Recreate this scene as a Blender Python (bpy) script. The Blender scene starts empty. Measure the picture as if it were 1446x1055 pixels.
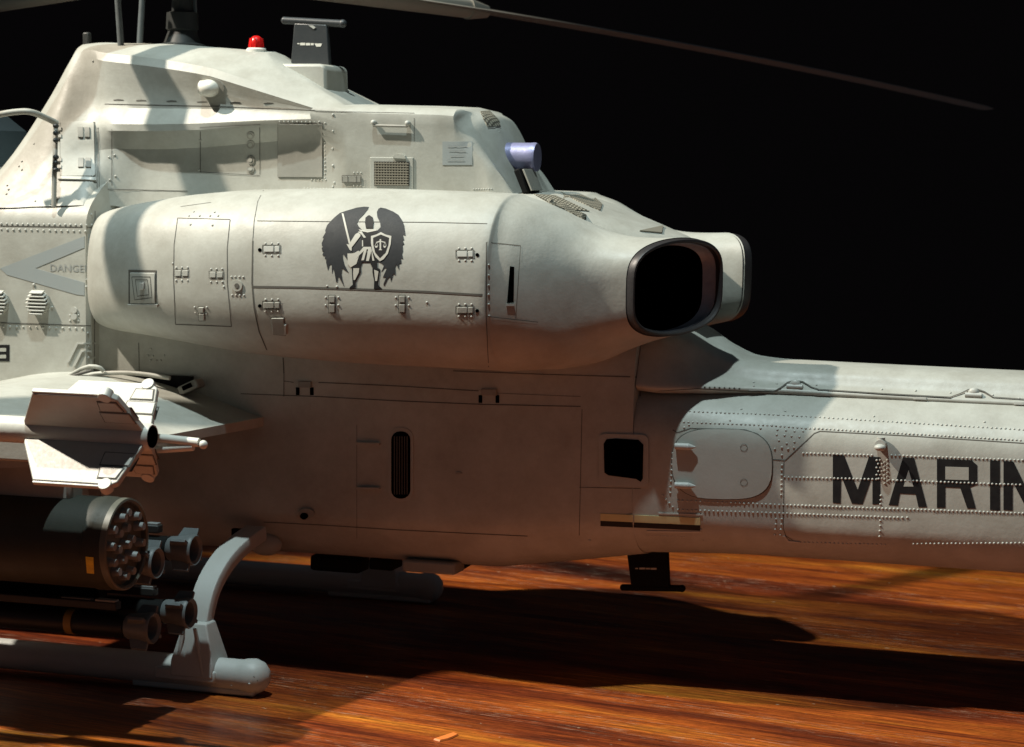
import bpy, bmesh, math, random
import numpy as np
from mathutils import Vector, Matrix
from mathutils.bvhtree import BVHTree
random.seed(7)
SC = bpy.context.scene
SC.unit_settings.scale_length = 0.01          # one unit is one centimetre
COL = SC.collection

# ------------------------------------------------------------------ camera
PSI, PIT, ROLL, FPX, DIST = math.radians(18), math.radians(5.3), math.radians(0.8), 3100.0, 28.0
CD = Vector((-math.sin(PSI)*math.cos(PIT), math.cos(PSI)*math.cos(PIT), -math.sin(PIT)))
CP = Vector((0, -1.5, 4.05)) - DIST*CD
_R = CD.cross(Vector((0, 0, 1))).normalized(); _U = _R.cross(CD)
CR = _R*math.cos(ROLL) + _U*math.sin(ROLL); CU = -_R*math.sin(ROLL) + _U*math.cos(ROLL)
cam = bpy.data.cameras.new('camera'); cob = bpy.data.objects.new('camera', cam); COL.objects.link(cob)
cob.matrix_world = Matrix(((CR.x, CU.x, -CD.x, CP.x), (CR.y, CU.y, -CD.y, CP.y), (CR.z, CU.z, -CD.z, CP.z), (0, 0, 0, 1)))
cam.sensor_width = 36; cam.lens = 36*FPX/1446; cam.clip_start = 0.5; cam.clip_end = 2000
cam.dof.use_dof = True; cam.dof.focus_distance = 26.6; cam.dof.aperture_fstop = 1.0
SC.camera = cob

# ------------------------------------------------------------------ world, lamps, exposure
w = bpy.data.worlds.new('World'); SC.world = w; w.use_nodes = True
bg = w.node_tree.nodes['Background']; bg.inputs[0].default_value = (0.6, 0.8, 1.0, 1); bg.inputs[1].default_value = 0.038
SC.view_settings.view_transform = 'Standard'; SC.view_settings.look = 'None'
SC.view_settings.exposure = 0; SC.view_settings.gamma = 1
def spot(name, loc, aim, power, col, rad, deg):
    l = bpy.data.lights.new(name, 'SPOT'); l.energy = power; l.color = col; l.shadow_soft_size = rad
    l.spot_size = math.radians(deg); l.spot_blend = 0.6
    o = bpy.data.objects.new(name, l); COL.objects.link(o); o.location = loc
    o.rotation_euler = (Vector(aim)-Vector(loc)).to_track_quat('-Z', 'Y').to_euler()
spot('warm_lamp', (-26.5, -12.6, 35), (0, -2.5, 3), 110000, (1.0, 0.90, 0.76), 0.5, 32)
spot('cool_lamp', (-2.5, -13.5, 46), (0.5, -2.5, 3), 62000, (0.80, 0.97, 0.98), 0.45, 29)

# ------------------------------------------------------------------ pixel helpers (photo 1446 x 1055)
def ray(px, py):
    return (CD*FPX + CR*(px-723) + CU*(527.5-py)).normalized()
def W(px, py, Y):
    d = ray(px, py); return CP + d*((Y-CP.y)/d.y)
def proj(P):
    v = P-CP; k = v.dot(CD); return 723+FPX*v.dot(CR)/k, 527.5-FPX*v.dot(CU)/k

# ------------------------------------------------------------------ materials
def mat(name, col, rough=0.5, metal=0.0, spec=0.5, var=0.0, vscale=1.5, vcol=None, bump=0.0, bscale=60, coat=0.0):
    m = bpy.data.materials.new(name); m.use_nodes = True
    n, l = m.node_tree.nodes, m.node_tree.links
    b = n['Principled BSDF']; b.inputs['Base Color'].default_value = (*col, 1)
    b.inputs['Roughness'].default_value = rough; b.inputs['Metallic'].default_value = metal
    b.inputs['Specular IOR Level'].default_value = spec; b.inputs['Coat Weight'].default_value = coat
    tc = n.new('ShaderNodeTexCoord')
    if var:
        no = n.new('ShaderNodeTexNoise'); no.inputs['Scale'].default_value = vscale; no.inputs['Detail'].default_value = 8
        no.inputs['Roughness'].default_value = 0.74
        l.new(tc.outputs['Object'], no.inputs['Vector'])
        r = n.new('ShaderNodeValToRGB'); r.color_ramp.elements[0].position = 0.35; r.color_ramp.elements[1].position = 0.62
        r.color_ramp.elements[0].color = (1, 1, 1, 1); r.color_ramp.elements[1].color = (0, 0, 0, 1)
        l.new(no.outputs['Fac'], r.inputs[0])
        mu = n.new('ShaderNodeMath'); mu.operation = 'MULTIPLY'; mu.inputs[1].default_value = var
        l.new(r.outputs[0], mu.inputs[0])
        mx = n.new('ShaderNodeMix'); mx.data_type = 'RGBA'
        mx.inputs['A'].default_value = (*col, 1); mx.inputs['B'].default_value = (*(vcol or [c*0.6 for c in col]), 1)
        l.new(mu.outputs[0], mx.inputs['Factor']); l.new(mx.outputs['Result'], b.inputs['Base Color'])
        no2 = n.new('ShaderNodeTexNoise'); no2.inputs['Scale'].default_value = vscale*9; no2.inputs['Detail'].default_value = 4
        l.new(tc.outputs['Object'], no2.inputs['Vector'])
        mr = n.new('ShaderNodeMapRange'); mr.inputs['To Min'].default_value = rough-0.1; mr.inputs['To Max'].default_value = rough+0.12
        l.new(no2.outputs['Fac'], mr.inputs['Value']); l.new(mr.outputs[0], b.inputs['Roughness'])
    if bump:
        nb = n.new('ShaderNodeTexNoise'); nb.inputs['Scale'].default_value = bscale; nb.inputs['Detail'].default_value = 3
        l.new(tc.outputs['Object'], nb.inputs['Vector'])
        nb2 = n.new('ShaderNodeTexNoise'); nb2.inputs['Scale'].default_value = 2.2; nb2.inputs['Detail'].default_value = 3
        l.new(tc.outputs['Object'], nb2.inputs['Vector'])
        ad = n.new('ShaderNodeMath'); ad.operation = 'MULTIPLY_ADD'; ad.inputs[1].default_value = 5.0
        l.new(nb2.outputs['Fac'], ad.inputs[0]); l.new(nb.outputs['Fac'], ad.inputs[2])
        bp = n.new('ShaderNodeBump'); bp.inputs['Strength'].default_value = 1.0; bp.inputs['Distance'].default_value = bump
        l.new(ad.outputs[0], bp.inputs['Height']); l.new(bp.outputs['Normal'], b.inputs['Normal'])
    return m
PAINT = mat('pale_grey_paint', (0.44, 0.445, 0.40), 0.48, var=0.75, vscale=1.1, vcol=(0.30, 0.292, 0.25), bump=0.0014, bscale=26)
PANEL = mat('panel_grey_paint', (0.42, 0.43, 0.39), 0.42, var=0.4, vscale=1.3, vcol=(0.33, 0.32, 0.27), bump=0.0012, bscale=30)
PLATE = mat('darker_grey_paint', (0.30, 0.295, 0.26), 0.5, var=0.4, vscale=2, bump=0.001, bscale=30)
SEAM = mat('dark_panel_wash', (0.095, 0.09, 0.076), 0.8)
SOFTSEAM = mat('soft_panel_wash', (0.17, 0.16, 0.135), 0.7)
RIVET = mat('rivet_paint', (0.46, 0.465, 0.425), 0.42)
MARK = mat('black_marking', (0.008, 0.008, 0.009), 0.6, spec=0.25, var=0.5, vscale=9, vcol=(0.022, 0.022, 0.021))
CHAR = mat('charcoal_print', (0.018, 0.021, 0.024), 0.6, spec=0.3, var=0.5, vscale=7, vcol=(0.04, 0.042, 0.043))
LIGHTMARK = mat('pale_print', (0.50, 0.49, 0.43), 0.45)
BLUEDEC = mat('faded_blue_print', (0.30, 0.335, 0.335), 0.5, var=0.5, vscale=5, vcol=(0.32, 0.34, 0.33))
DARKBLUEDEC = mat('faded_grey_lettering', (0.31, 0.325, 0.315), 0.5)
VOID = mat('black_void', (0.0008, 0.0008, 0.0008), 1.0, spec=0.0)  # near-black colour stands for the shade inside openings, whatever light reaches them
GRILLE = mat('dark_grille', (0.07, 0.065, 0.055), 0.6)
MESHM = mat('metal_mesh', (0.27, 0.25, 0.20), 0.5, metal=0.2)
def weave(m):
    n, l = m.node_tree.nodes, m.node_tree.links; tc = n.new('ShaderNodeTexCoord'); o = []
    for ax in ('X', 'DIAGONAL'):
        w_ = n.new('ShaderNodeTexWave'); w_.bands_direction = ax; w_.inputs['Scale'].default_value = 7.5; l.new(tc.outputs['Object'], w_.inputs[0]); o.append(w_.outputs['Fac'])
    a = n.new('ShaderNodeMath'); a.operation = 'MULTIPLY'; l.new(o[0], a.inputs[0]); l.new(o[1], a.inputs[1])
    r = n.new('ShaderNodeValToRGB'); r.color_ramp.elements[0].position = .08; r.color_ramp.elements[1].position = .35
    r.color_ramp.elements[0].color = (.07, .065, .05, 1); r.color_ramp.elements[1].color = (.30, .28, .22, 1); l.new(a.outputs[0], r.inputs[0])
    l.new(r.outputs[0], n['Principled BSDF'].inputs['Base Color'])
SCREEN = mat('woven_screen', (.2, .2, .2), .6); weave(SCREEN)
SOOT = mat('sooty_metal', (0.035, 0.033, 0.034), 0.42, metal=0.2, var=0.7, vscale=3, vcol=(0.03, 0.025, 0.025))
NOZ = mat('nozzle_metal', (0.34, 0.36, 0.40), 0.45, metal=0.25, var=0.7, vscale=5, vcol=(0.22, 0.22, 0.25), bump=0.004, bscale=14)
PURPLE = mat('purple_blue_metal', (0.31, 0.32, 0.50), 0.42, metal=0.4, var=0.6, vscale=6, vcol=(0.24, 0.24, 0.44), bump=0.003, bscale=18)
RED = mat('red_lens', (0.62, 0.012, 0.01), 0.25, var=0.5, vscale=9, vcol=(0.4, 0.005, 0.005))
WHITE = mat('white_paint', (0.72, 0.71, 0.64), 0.35)
ANT = mat('slate_black_paint', (0.035, 0.04, 0.043), 0.4, var=0.4, vscale=5, vcol=(0.06, 0.063, 0.063))
BLACK = mat('matt_black_paint', (0.004, 0.004, 0.004), 0.7, spec=0.15)
HUB = mat('dark_rotor_paint', (0.03, 0.032, 0.03), 0.5, var=0.4, vscale=4)
OLIVE = mat('dark_olive_paint', (0.030, 0.034, 0.027), 0.55, spec=0.3, var=0.5, vscale=3, vcol=(0.018, 0.019, 0.015), bump=0.001, bscale=40)
RIM = mat('worn_olive_grey', (0.10, 0.105, 0.085), 0.4, var=0.5, vscale=4)
STEEL = mat('blue_grey_steel', (0.13, 0.15, 0.155), 0.5, metal=0.0, var=0.6, vscale=7, vcol=(0.09, 0.10, 0.10))
TUBE = mat('grey_tube_end', (0.26, 0.28, 0.275), 0.5, metal=0.0, var=0.5, vscale=9)
MISS = mat('missile_black', (0.010, 0.011, 0.011), 0.45, spec=0.3, var=0.4, vscale=3)
MISSB = mat('missile_brown_nose', (0.16, 0.15, 0.12), 0.4)
YEL = mat('yellow_label', (0.75, 0.52, 0.02), 0.5, var=0.6, vscale=12, vcol=(0.35, 0.2, 0.02))
DULLYEL = mat('dull_yellow_label', (0.25, 0.15, 0.03), 0.5)
CREAM = mat('cream_yellow_print', (0.60, 0.56, 0.29), 0.5, var=0.4, vscale=5, vcol=(0.5, 0.46, 0.25))
SKID = mat('light_grey_skid_paint', (0.46, 0.475, 0.455), 0.5, var=0.4, vscale=1.6, vcol=(0.37, 0.37, 0.33), bump=0.0012, bscale=30)
MWHITE = mat('missile_white_paint', (0.62, 0.61, 0.55), 0.42, var=0.4, vscale=2, vcol=(0.48, 0.46, 0.40), bump=0.0015, bscale=25)
FIN = mat('fin_grey_paint', (0.50, 0.49, 0.44), 0.45, var=0.5, vscale=2.5, vcol=(0.38, 0.36, 0.32), bump=0.0015, bscale=25)
BLADE = mat('rotor_blade_grey', (0.26, 0.25, 0.22), 0.5)
CUFF = mat('rotor_cuff_paint', (0.42, 0.40, 0.34), 0.45)
GLASS = mat('blue_grey_canopy', (0.05, 0.075, 0.09), 0.2)
CHIPM = mat('orange_chip', (0.75, 0.20, 0.04), 0.5)

def wood():
    m = bpy.data.materials.new('varnished_wood'); m.use_nodes = True
    n, l = m.node_tree.nodes, m.node_tree.links; b = n['Principled BSDF']
    tc = n.new('ShaderNodeTexCoord')
    def mp(scale, rot=9.5, loc=(0, 0, 0)):
        a = n.new('ShaderNodeMapping'); a.inputs['Rotation'].default_value = (0, 0, math.radians(rot)); a.inputs['Location'].default_value = loc
        l.new(tc.outputs['Object'], a.inputs[0])
        s = n.new('ShaderNodeMapping'); s.inputs['Scale'].default_value = scale; l.new(a.outputs[0], s.inputs[0]); return s.outputs[0]
    def noise(vec, sc, det=5, ro=0.6, dist=0.0):
        t = n.new('ShaderNodeTexNoise'); t.inputs['Scale'].default_value = sc; t.inputs['Detail'].default_value = det
        t.inputs['Roughness'].default_value = ro; t.inputs['Distortion'].default_value = dist; l.new(vec, t.inputs['Vector']); return t.outputs['Fac']
    def ramp(f, *st):
        r = n.new('ShaderNodeValToRGB'); e = r.color_ramp.elements
        while len(e) < len(st): e.new(0.5)
        for i, (p, c) in enumerate(st): e[i].position = p; e[i].color = (*c, 1)
        l.new(f, r.inputs[0]); return r.outputs[0]
    def mix(f, a, bb, mode='MIX'):
        x = n.new('ShaderNodeMix'); x.data_type = 'RGBA'; x.blend_type = mode
        if isinstance(f, float): x.inputs['Factor'].default_value = f
        else: l.new(f, x.inputs['Factor'])
        for s, v in (('A', a), ('B', bb)):
            if isinstance(v, tuple): x.inputs[s].default_value = (*v, 1)
            else: l.new(v, x.inputs[s])
        return x.outputs['Result']
    broad = noise(mp((0.11, 0.85, 1)), 1.0, 9, 0.68, 0.3)
    c1 = ramp(broad, (0.36, (0.07, 0.012, 0.004)), (0.46, (0.20, 0.037, 0.008)), (0.55, (0.42, 0.098, 0.014)), (0.67, (0.72, 0.26, 0.028)))
    fine = noise(mp((0.55, 11.0, 1)), 1.6, 8, 0.72, 0.25)
    c2 = ramp(fine, (0.36, (0.22, 0.18, 0.17)), (0.5, (0.8, 0.76, 0.74)), (0.64, (1.55, 1.45, 1.35)))
    c = mix(0.85, c1, c2, 'MULTIPLY')
    pores = noise(mp((4.0, 30.0, 1), 9.0), 1.7, 5, 0.75)
    c = mix(0.6, c, ramp(pores, (0.38, (0.22, 0.18, 0.17)), (0.50, (1, 1, 1))), 'MULTIPLY')
    # worn pale streaks in bands
    st = noise(mp((0.9, 13.0, 1), 9.5, (3, 1, 0)), 2.2, 7, 0.8)
    band = noise(mp((0.09, 0.9, 1), 9.5, (7, 2.3, 0)), 1.0, 3, 0.6)
    sm = ramp(st, (0.55, (0, 0, 0)), (0.66, (1, 1, 1)))
    bm_ = ramp(band, (0.47, (0, 0, 0)), (0.56, (1, 1, 1)))
    mm = n.new('ShaderNodeMath'); mm.operation = 'MULTIPLY'; l.new(sm, mm.inputs[0]); l.new(bm_, mm.inputs[1])
    m2 = n.new('ShaderNodeMath'); m2.operation = 'MULTIPLY'; l.new(mm.outputs[0], m2.inputs[0]); m2.inputs[1].default_value = 0.85
    c = mix(m2.outputs[0], c, (0.58, 0.40, 0.28))
    # small specks
    sp = noise(mp((1.2, 2.6, 1)), 4.5, 2, 0.5)
    sr = ramp(sp, (0.735, (0, 0, 0)), (0.765, (1, 1, 1)))
    c = mix(sr, c, (0.60, 0.42, 0.28))
    l.new(c, b.inputs['Base Color'])
    b.inputs['Roughness'].default_value = 0.42; b.inputs['Specular IOR Level'].default_value = 0.35
    b.inputs['Coat Weight'].default_value = 0.35; b.inputs['Coat Roughness'].default_value = 0.2
    bp = n.new('ShaderNodeBump'); bp.inputs['Strength'].default_value = 1; bp.inputs['Distance'].default_value = 0.012
    l.new(fine, bp.inputs['Height']); l.new(bp.outputs[0], b.inputs['Normal'])
    return m
WOOD = wood()

# ------------------------------------------------------------------ object helpers
def link(name, me, m, parent=None, sharp=32, smooth=True):
    me.materials.append(m)
    if smooth:
        me.shade_smooth(); me.set_sharp_from_angle(angle=math.radians(sharp))
    o = bpy.data.objects.new(name, me); COL.objects.link(o)
    if parent: o.parent = parent
    return o
def pymesh(name, V, F):
    me = bpy.data.meshes.new(name); me.from_pydata([tuple(v) for v in V], [], F); me.update()
    bm = bmesh.new(); bm.from_mesh(me); bmesh.ops.recalc_face_normals(bm, faces=bm.faces); bm.to_mesh(me); bm.free(); return me
def obj(name, V, F, m, parent=None, sharp=32, bevel=0.0, smooth=True):
    o = link(name, pymesh(name, V, F), m, parent, sharp, smooth)
    if bevel:
        b = o.modifiers.new('bevel', 'BEVEL'); b.width = bevel; b.segments = 2; b.limit_method = 'ANGLE'; b.angle_limit = math.radians(30)
    return o
def bmobj(name, bm, m, parent=None, sharp=32, bevel=0.0):
    me = bpy.data.meshes.new(name); bmesh.ops.recalc_face_normals(bm, faces=bm.faces); bm.to_mesh(me); bm.free()
    o = link(name, me, m, parent, sharp)
    if bevel:
        b = o.modifiers.new('bevel', 'BEVEL'); b.width = bevel; b.segments = 2; b.limit_method = 'ANGLE'; b.angle_limit = math.radians(30)
    return o
def thing(name, label, cat, loc=(0, 0, 0), group=None):
    o = bpy.data.objects.new(name, None); COL.objects.link(o); o.location = loc; o['label'] = label; o['category'] = cat
    o.empty_display_size = 0.5
    if group: o['group'] = group
    return o
def stuff(o): o['kind'] = 'stuff'; return o
def copy_tree(o, parent=None):
    c = o.copy(); COL.objects.link(c)
    if parent: c.parent = parent
    for ch in [k for k in bpy.data.objects if k.parent == o]: copy_tree(ch, c)
    return c
def children_of(o): return [k for k in bpy.data.objects if k.parent == o]

def rings_mesh(R, closed=True, cap0=True, cap1=True):
    n = len(R[0]); V = [p for r in R for p in r]; F = []
    for i in range(len(R)-1):
        for j in range(n if closed else n-1):
            k = (j+1) % n; F.append((i*n+j, i*n+k, (i+1)*n+k, (i+1)*n+j))
    if cap0: F.append(tuple(range(n)))
    if cap1: F.append(tuple((len(R)-1)*n+j for j in range(n)))
    return V, F
def pchip(x, y, xs):
    x = np.array(x, float); y = np.array(y, float); h = np.diff(x); d = np.diff(y, axis=0)/h.reshape(-1, *([1]*(y.ndim-1)))
    m = np.zeros_like(y)
    for i in range(1, len(x)-1):
        a, b = d[i-1], d[i]; s = (a*b > 0); w1, w2 = 2*h[i]+h[i-1], h[i]+2*h[i-1]
        with np.errstate(all='ignore'): v = (w1+w2)/(w1/a+w2/b)
        m[i] = np.where(s, v, 0)
    m[0], m[-1] = d[0], d[-1]
    out = []
    for X in xs:
        i = min(max(np.searchsorted(x, X)-1, 0), len(h)-1); t = (X-x[i])/h[i]
        out.append((2*t**3-3*t*t+1)*y[i]+(t**3-2*t*t+t)*h[i]*m[i]+(-2*t**3+3*t*t)*y[i+1]+(t**3-t*t)*h[i]*m[i+1])
    return np.array(out)
def chaikin_open(P, k=2):
    P = [np.array(p, float) for p in P]
    for _ in range(k):
        Q = [P[0]]
        for a, b in zip(P[:-1], P[1:]): Q += [a*0.75+b*0.25, a*0.25+b*0.75]
        Q.append(P[-1]); P = Q
    return P
def body_loft(name, stations, step, m, parent, ck=2, cap0=True, cap1=True, sharp=32):
    """stations: (X, [(y,z) port control points from top centre to bottom centre]); mirrored"""
    xs = [s[0] for s in stations]; C = np.array([s[1] for s in stations], float)
    X = np.arange(xs[0], xs[-1]+step*0.5, step); X[-1] = xs[-1]; S = pchip(xs, C, X); R = []
    for x, s in zip(X, S):
        half = chaikin_open(s, ck); other = [(-p[0], p[1]) for p in half[::-1]][1:-1]
        R.append([(x, p[0], p[1]) for p in half]+[(x, p[0], p[1]) for p in other])
    V, F = rings_mesh(R, True, cap0, cap1); return obj(name, V, F, m, parent, sharp)

def add_box(bm, c, s, rot=None):
    mtx = Matrix.Translation(c) @ (rot.to_4x4() if rot else Matrix.Identity(4)) @ Matrix.Diagonal((*s, 1))
    return bmesh.ops.create_cube(bm, size=1, matrix=mtx)['verts']
def add_cyl(bm, a, b, r0, r1=None, seg=24, caps=True):
    a, b = Vector(a), Vector(b); r1 = r0 if r1 is None else r1; d = b-a
    mtx = Matrix.Translation((a+b)/2) @ d.to_track_quat('Z', 'Y').to_matrix().to_4x4()
    return bmesh.ops.create_cone(bm, cap_ends=caps, segments=seg, radius1=r0, radius2=r1, depth=d.length, matrix=mtx)['verts']
def add_ball(bm, c, r, sc=(1, 1, 1), u=16, v=10):
    return bmesh.ops.create_uvsphere(bm, u_segments=u, v_segments=v, radius=r, matrix=Matrix.Translation(c) @ Matrix.Diagonal((*sc, 1)))['verts']
def box(name, c, s, m, parent, bevel=0.0, rot=None):
    bm = bmesh.new(); add_box(bm, c, s, rot); return bmobj(name, bm, m, parent, bevel=bevel)
def cyl(name, a, b, r0, m, parent, r1=None, seg=24):
    bm = bmesh.new(); add_cyl(bm, a, b, r0, r1, seg); return bmobj(name, bm, m, parent, 40)
def lathe(name, prof, origin, m, parent, seg=40, axis='X'):
    """prof: (x, r) along +X from the origin"""
    R = []
    for x, r in prof:
        r = max(r, 1e-4)
        if axis == 'X': R.append([(origin[0]+x, origin[1]+r*math.cos(t), origin[2]+r*math.sin(t)) for t in [2*math.pi*k/seg for k in range(seg)]])
        else: R.append([(origin[0]+r*math.cos(t), origin[1]+r*math.sin(t), origin[2]+x) for t in [2*math.pi*k/seg for k in range(seg)]])
    V, F = rings_mesh(R); return obj(name, V, F, m, parent, 40)
def tube(name, pts, r, m, parent, seg=10, k=2):
    P = [Vector(tuple(p)) for p in chaikin_open(pts, k)]; R = []
    up = Vector((0.13, 0.31, 0.9))
    for i, p in enumerate(P):
        t = (P[min(i+1, len(P)-1)]-P[max(i-1, 0)]).normalized(); a = t.cross(up).normalized(); b = a.cross(t)
        R.append([p+a*r*math.cos(q)+b*r*math.sin(q) for q in [2*math.pi*j/seg for j in range(seg)]])
    V, F = rings_mesh(R); return obj(name, V, F, m, parent, 50)

# surface projection: details are laid on the finished skins
class Skin:
    def __init__(s, *obs):
        V, F = [], []
        for o in obs:
            n = len(V); V += [v.co.copy() for v in o.data.vertices]; F += [tuple(n+i for i in p.vertices) for p in o.data.polygons]
        s.t = BVHTree.FromPolygons(V, F)
    def hit(s, px, py):
        d = ray(px, py); h = s.t.ray_cast(CP, d)
        if h[0] is None:
            h = s.t.find_nearest(W(px, py, -1.4))
        nn = h[1]; nn = -nn if nn.dot(d) > 0 else nn
        return h[0], nn
def plate(name, polys, skin, off, m, parent, grid=0, depth=0.0, bevel=0.0):
    """closed outlines in photo pixels laid on a skin, 'off' proud of it, with side walls 'depth' deep (0: down to the skin)"""
    bm = bmesh.new()
    for poly in polys:
        vs = [bm.verts.new((p[0], p[1], 0)) for p in poly]; bm.faces.new(vs).normal_update()
    bmesh.ops.triangulate(bm, faces=bm.faces[:], quad_method='BEAUTY', ngon_method='EAR_CLIP')
    xs = [v.co.x for v in bm.verts]; ys = [v.co.y for v in bm.verts]
    if not grid and max(max(xs)-min(xs), max(ys)-min(ys)) > 9: grid = 7
    if grid:
        g = math.floor(min(xs)/grid)*grid+grid
        while g < max(xs):
            bmesh.ops.bisect_plane(bm, geom=bm.verts[:]+bm.edges[:]+bm.faces[:], plane_co=(g, 0, 0), plane_no=(1, 0, 0)); g += grid
        g = math.floor(min(ys)/grid)*grid+grid
        while g < max(ys):
            bmesh.ops.bisect_plane(bm, geom=bm.verts[:]+bm.edges[:]+bm.faces[:], plane_co=(0, g, 0), plane_no=(0, 1, 0)); g += grid
    bm.verts.index_update(); V, B, F = [], [], []
    for v in bm.verts:
        h, nn = skin.hit(v.co.x, v.co.y); V.append(h+nn*off); B.append(h-nn*(depth or 0.01))
    n = len(V)
    for f in bm.faces: F.append(tuple(v.index for v in f.verts))
    for e in bm.edges:
        if len(e.link_faces) == 1:
            a, b = e.verts[0].index, e.verts[1].index; F.append((a, b, n+b, n+a))
    bm.free()
    return obj(name, V+B, F, m, parent, 28, bevel)
def rrect(x0, y0, x1, y1, r=3, slope=0.0, k=4):
    P = []
    for cx, cy, a0 in ((x1-r, y0+r, -90), (x1-r, y1-r, 0), (x0+r, y1-r, 90), (x0+r, y0+r, 180)):
        for i in range(k+1):
            a = math.radians(a0+90*i/k); x = cx+r*math.cos(a); P.append((x, cy+r*math.sin(a)+slope*(x-x0)))
    return P
def rect(x0, y0, x1, y1, slope=0.0): return [(x0, y0), (x1, y0+slope*(x1-x0)), (x1, y1+slope*(x1-x0)), (x0, y1)]
def circ(cx, cy, rx, ry=None, n=16): return [(cx+rx*math.cos(2*math.pi*k/n), cy+(ry or rx)*math.sin(2*math.pi*k/n)) for k in range(n)]
def seams(name, lines, skin, m, parent, width=1.6, off=0.004, step=7):
    """thin engraved-and-washed lines following the skin, one mesh"""
    V, F = [], []
    for ln in lines:
        wd = width
        if isinstance(ln, tuple) and isinstance(ln[0], (int, float)): wd, ln = ln
        P = []
        for (x0, y0), (x1, y1) in zip(ln[:-1], ln[1:]):
            k = max(1, int(math.hypot(x1-x0, y1-y0)/step)); P += [(x0+(x1-x0)*i/k, y0+(y1-y0)*i/k) for i in range(k)]
        P.append(ln[-1]); H = [skin.hit(*p) for p in P]
        for i, (h, nn) in enumerate(H):
            t = (H[min(i+1, len(H)-1)][0]-H[max(i-1, 0)][0]).normalized(); sd = nn.cross(t).normalized()*(wd*0.42/115.0)
            V += [h+nn*off-sd, h+nn*off+sd]
            if i: b = len(V); F.append((b-4, b-3, b-1, b-2))
    me = pymesh(name, V, F); o = link(name, me, m, parent); return stuff(o)
def along(pts, sp):
    L = []; carry = 0
    for (x0, y0), (x1, y1) in zip(pts[:-1], pts[1:]):
        d = math.hypot(x1-x0, y1-y0); t = carry
        while t <= d: L.append((x0+(x1-x0)*t/d, y0+(y1-y0)*t/d)); t += sp
        carry = t-d
    return L
def rivets(pts, skin, parent, r=0.020, m=None, name='rivets'):
    V, F = [], []
    for p in pts:
        h, nn = skin.hit(p[0]+random.uniform(-.2, .2), p[1]+random.uniform(-.2, .2)); a = nn.orthogonal().normalized(); b = nn.cross(a)
        rr = 0.78*(p[2] if len(p) > 2 else r)*random.uniform(0.9, 1.1); s = len(V)
        for q, z in ((1, -0.1), (0.93, 0.45), (0.55, 0.85)):
            for k in range(8):
                t = k*math.pi/4; V.append(h+(a*math.cos(t)+b*math.sin(t))*rr*q+nn*rr*z*0.9)
        for lv in (0, 8):
            for k in range(8): F.append((s+lv+k, s+lv+(k+1) % 8, s+lv+8+(k+1) % 8, s+lv+8+k))
        F.append(tuple(s+16+k for k in range(8)))
    me = bpy.data.meshes.new(name); me.from_pydata([tuple(v) for v in V], [], F); me.update()
    return stuff(link(name, me, m or RIVET, parent, 80))
def print_text(name, txt, x, y, h, slope, skin, m, parent, off=0.006, wf=1.0):
    cu = bpy.data.curves.new('t', 'FONT'); cu.body = txt; cu.size = 1; cu.resolution_u = 2; cu.fill_mode = 'FRONT' if False else 'BOTH'
    to = bpy.data.objects.new('t', cu); COL.objects.link(to); dg = bpy.context.evaluated_depsgraph_get(); dg.update()
    me = to.evaluated_get(dg).to_mesh(); V = []
    s = h/0.7
    for v in me.vertices:
        hx, nn = skin.hit(x+v.co.x*s*wf, y-v.co.y*s+slope*v.co.x*s); V.append(hx+nn*off)
    F = [tuple(p.vertices) for p in me.polygons]; to.evaluated_get(dg).to_mesh_clear(); bpy.data.objects.remove(to); bpy.data.curves.remove(cu)
    return obj(name, V, F, m, parent, smooth=False)

# ------------------------------------------------------------------ setting
bm = bmesh.new(); add_box(bm, (0, -3, -1.0), (90, 34, 2.0)); tb = bmobj('tabletop', bm, WOOD, bevel=0.15)
tb['kind'] = 'structure'; tb['label'] = 'varnished red brown wooden tabletop with worn grain'
bm = bmesh.new(); add_box(bm, (0, 120, 30), (300, 1, 160)); bd = bmobj('wall', bm, mat('dark_wall', (0.05, 0.025, 0.02), 0.8), None)
bd['kind'] = 'structure'; bd['label'] = 'dark unlit wall behind the table'

# ------------------------------------------------------------------ the model helicopter
H = thing('model_helicopter', 'pale grey attack helicopter model kit standing on its skids on the wooden table', 'model helicopter')

# fuselage -----------------------------------------------------------
fw = [(0, 6.6), (-.9, 6.5), (-1.4, 6.22), (-1.66, 5.98), (-1.7, 5.7), (-1.7, 4.6), (-1.7, 3.2), (-1.66, 2.1), (-1.45, 1.75), (-.9, 1.40), (0, 1.34)]
mi = [(0, 6.2), (-.8, 6.15), (-1.2, 5.9), (-1.45, 5.6), (-1.5, 5.2), (-1.5, 4.4), (-1.5, 3.2), (-1.5, 2.15), (-1.42, 1.93), (-.95, 1.40), (0, 1.32)]
m2 = [(0, 6.0), (-.8, 5.95), (-1.2, 5.7), (-1.45, 5.4), (-1.5, 5.0), (-1.5, 4.4), (-1.5, 3.2), (-1.48, 2.2), (-1.38, 1.96), (-.95, 1.50), (0, 1.42)]
en = [(0, 4.7), (-.7, 4.68), (-1.0, 4.64), (-1.2, 4.55), (-1.34, 4.35), (-1.4, 4.0), (-1.40, 3.2), (-1.38, 2.4), (-1.28, 2.06), (-.85, 1.70), (0, 1.64)]
fus = body_loft('fuselage', [(-14, fw), (-5.96, fw), (-5.90, mi), (-0.6, mi), (0.2, m2), (1.58, en)], 0.09, PAINT, H, ck=2)
b0 = [(0, 4.0), (-.5, 3.98), (-.82, 3.9), (-1.10, 3.86), (-1.28, 3.70), (-1.39, 3.45), (-1.40, 3.1), (-1.39, 2.45), (-1.33, 2.08), (-.85, 1.72), (0, 1.66)]
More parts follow.
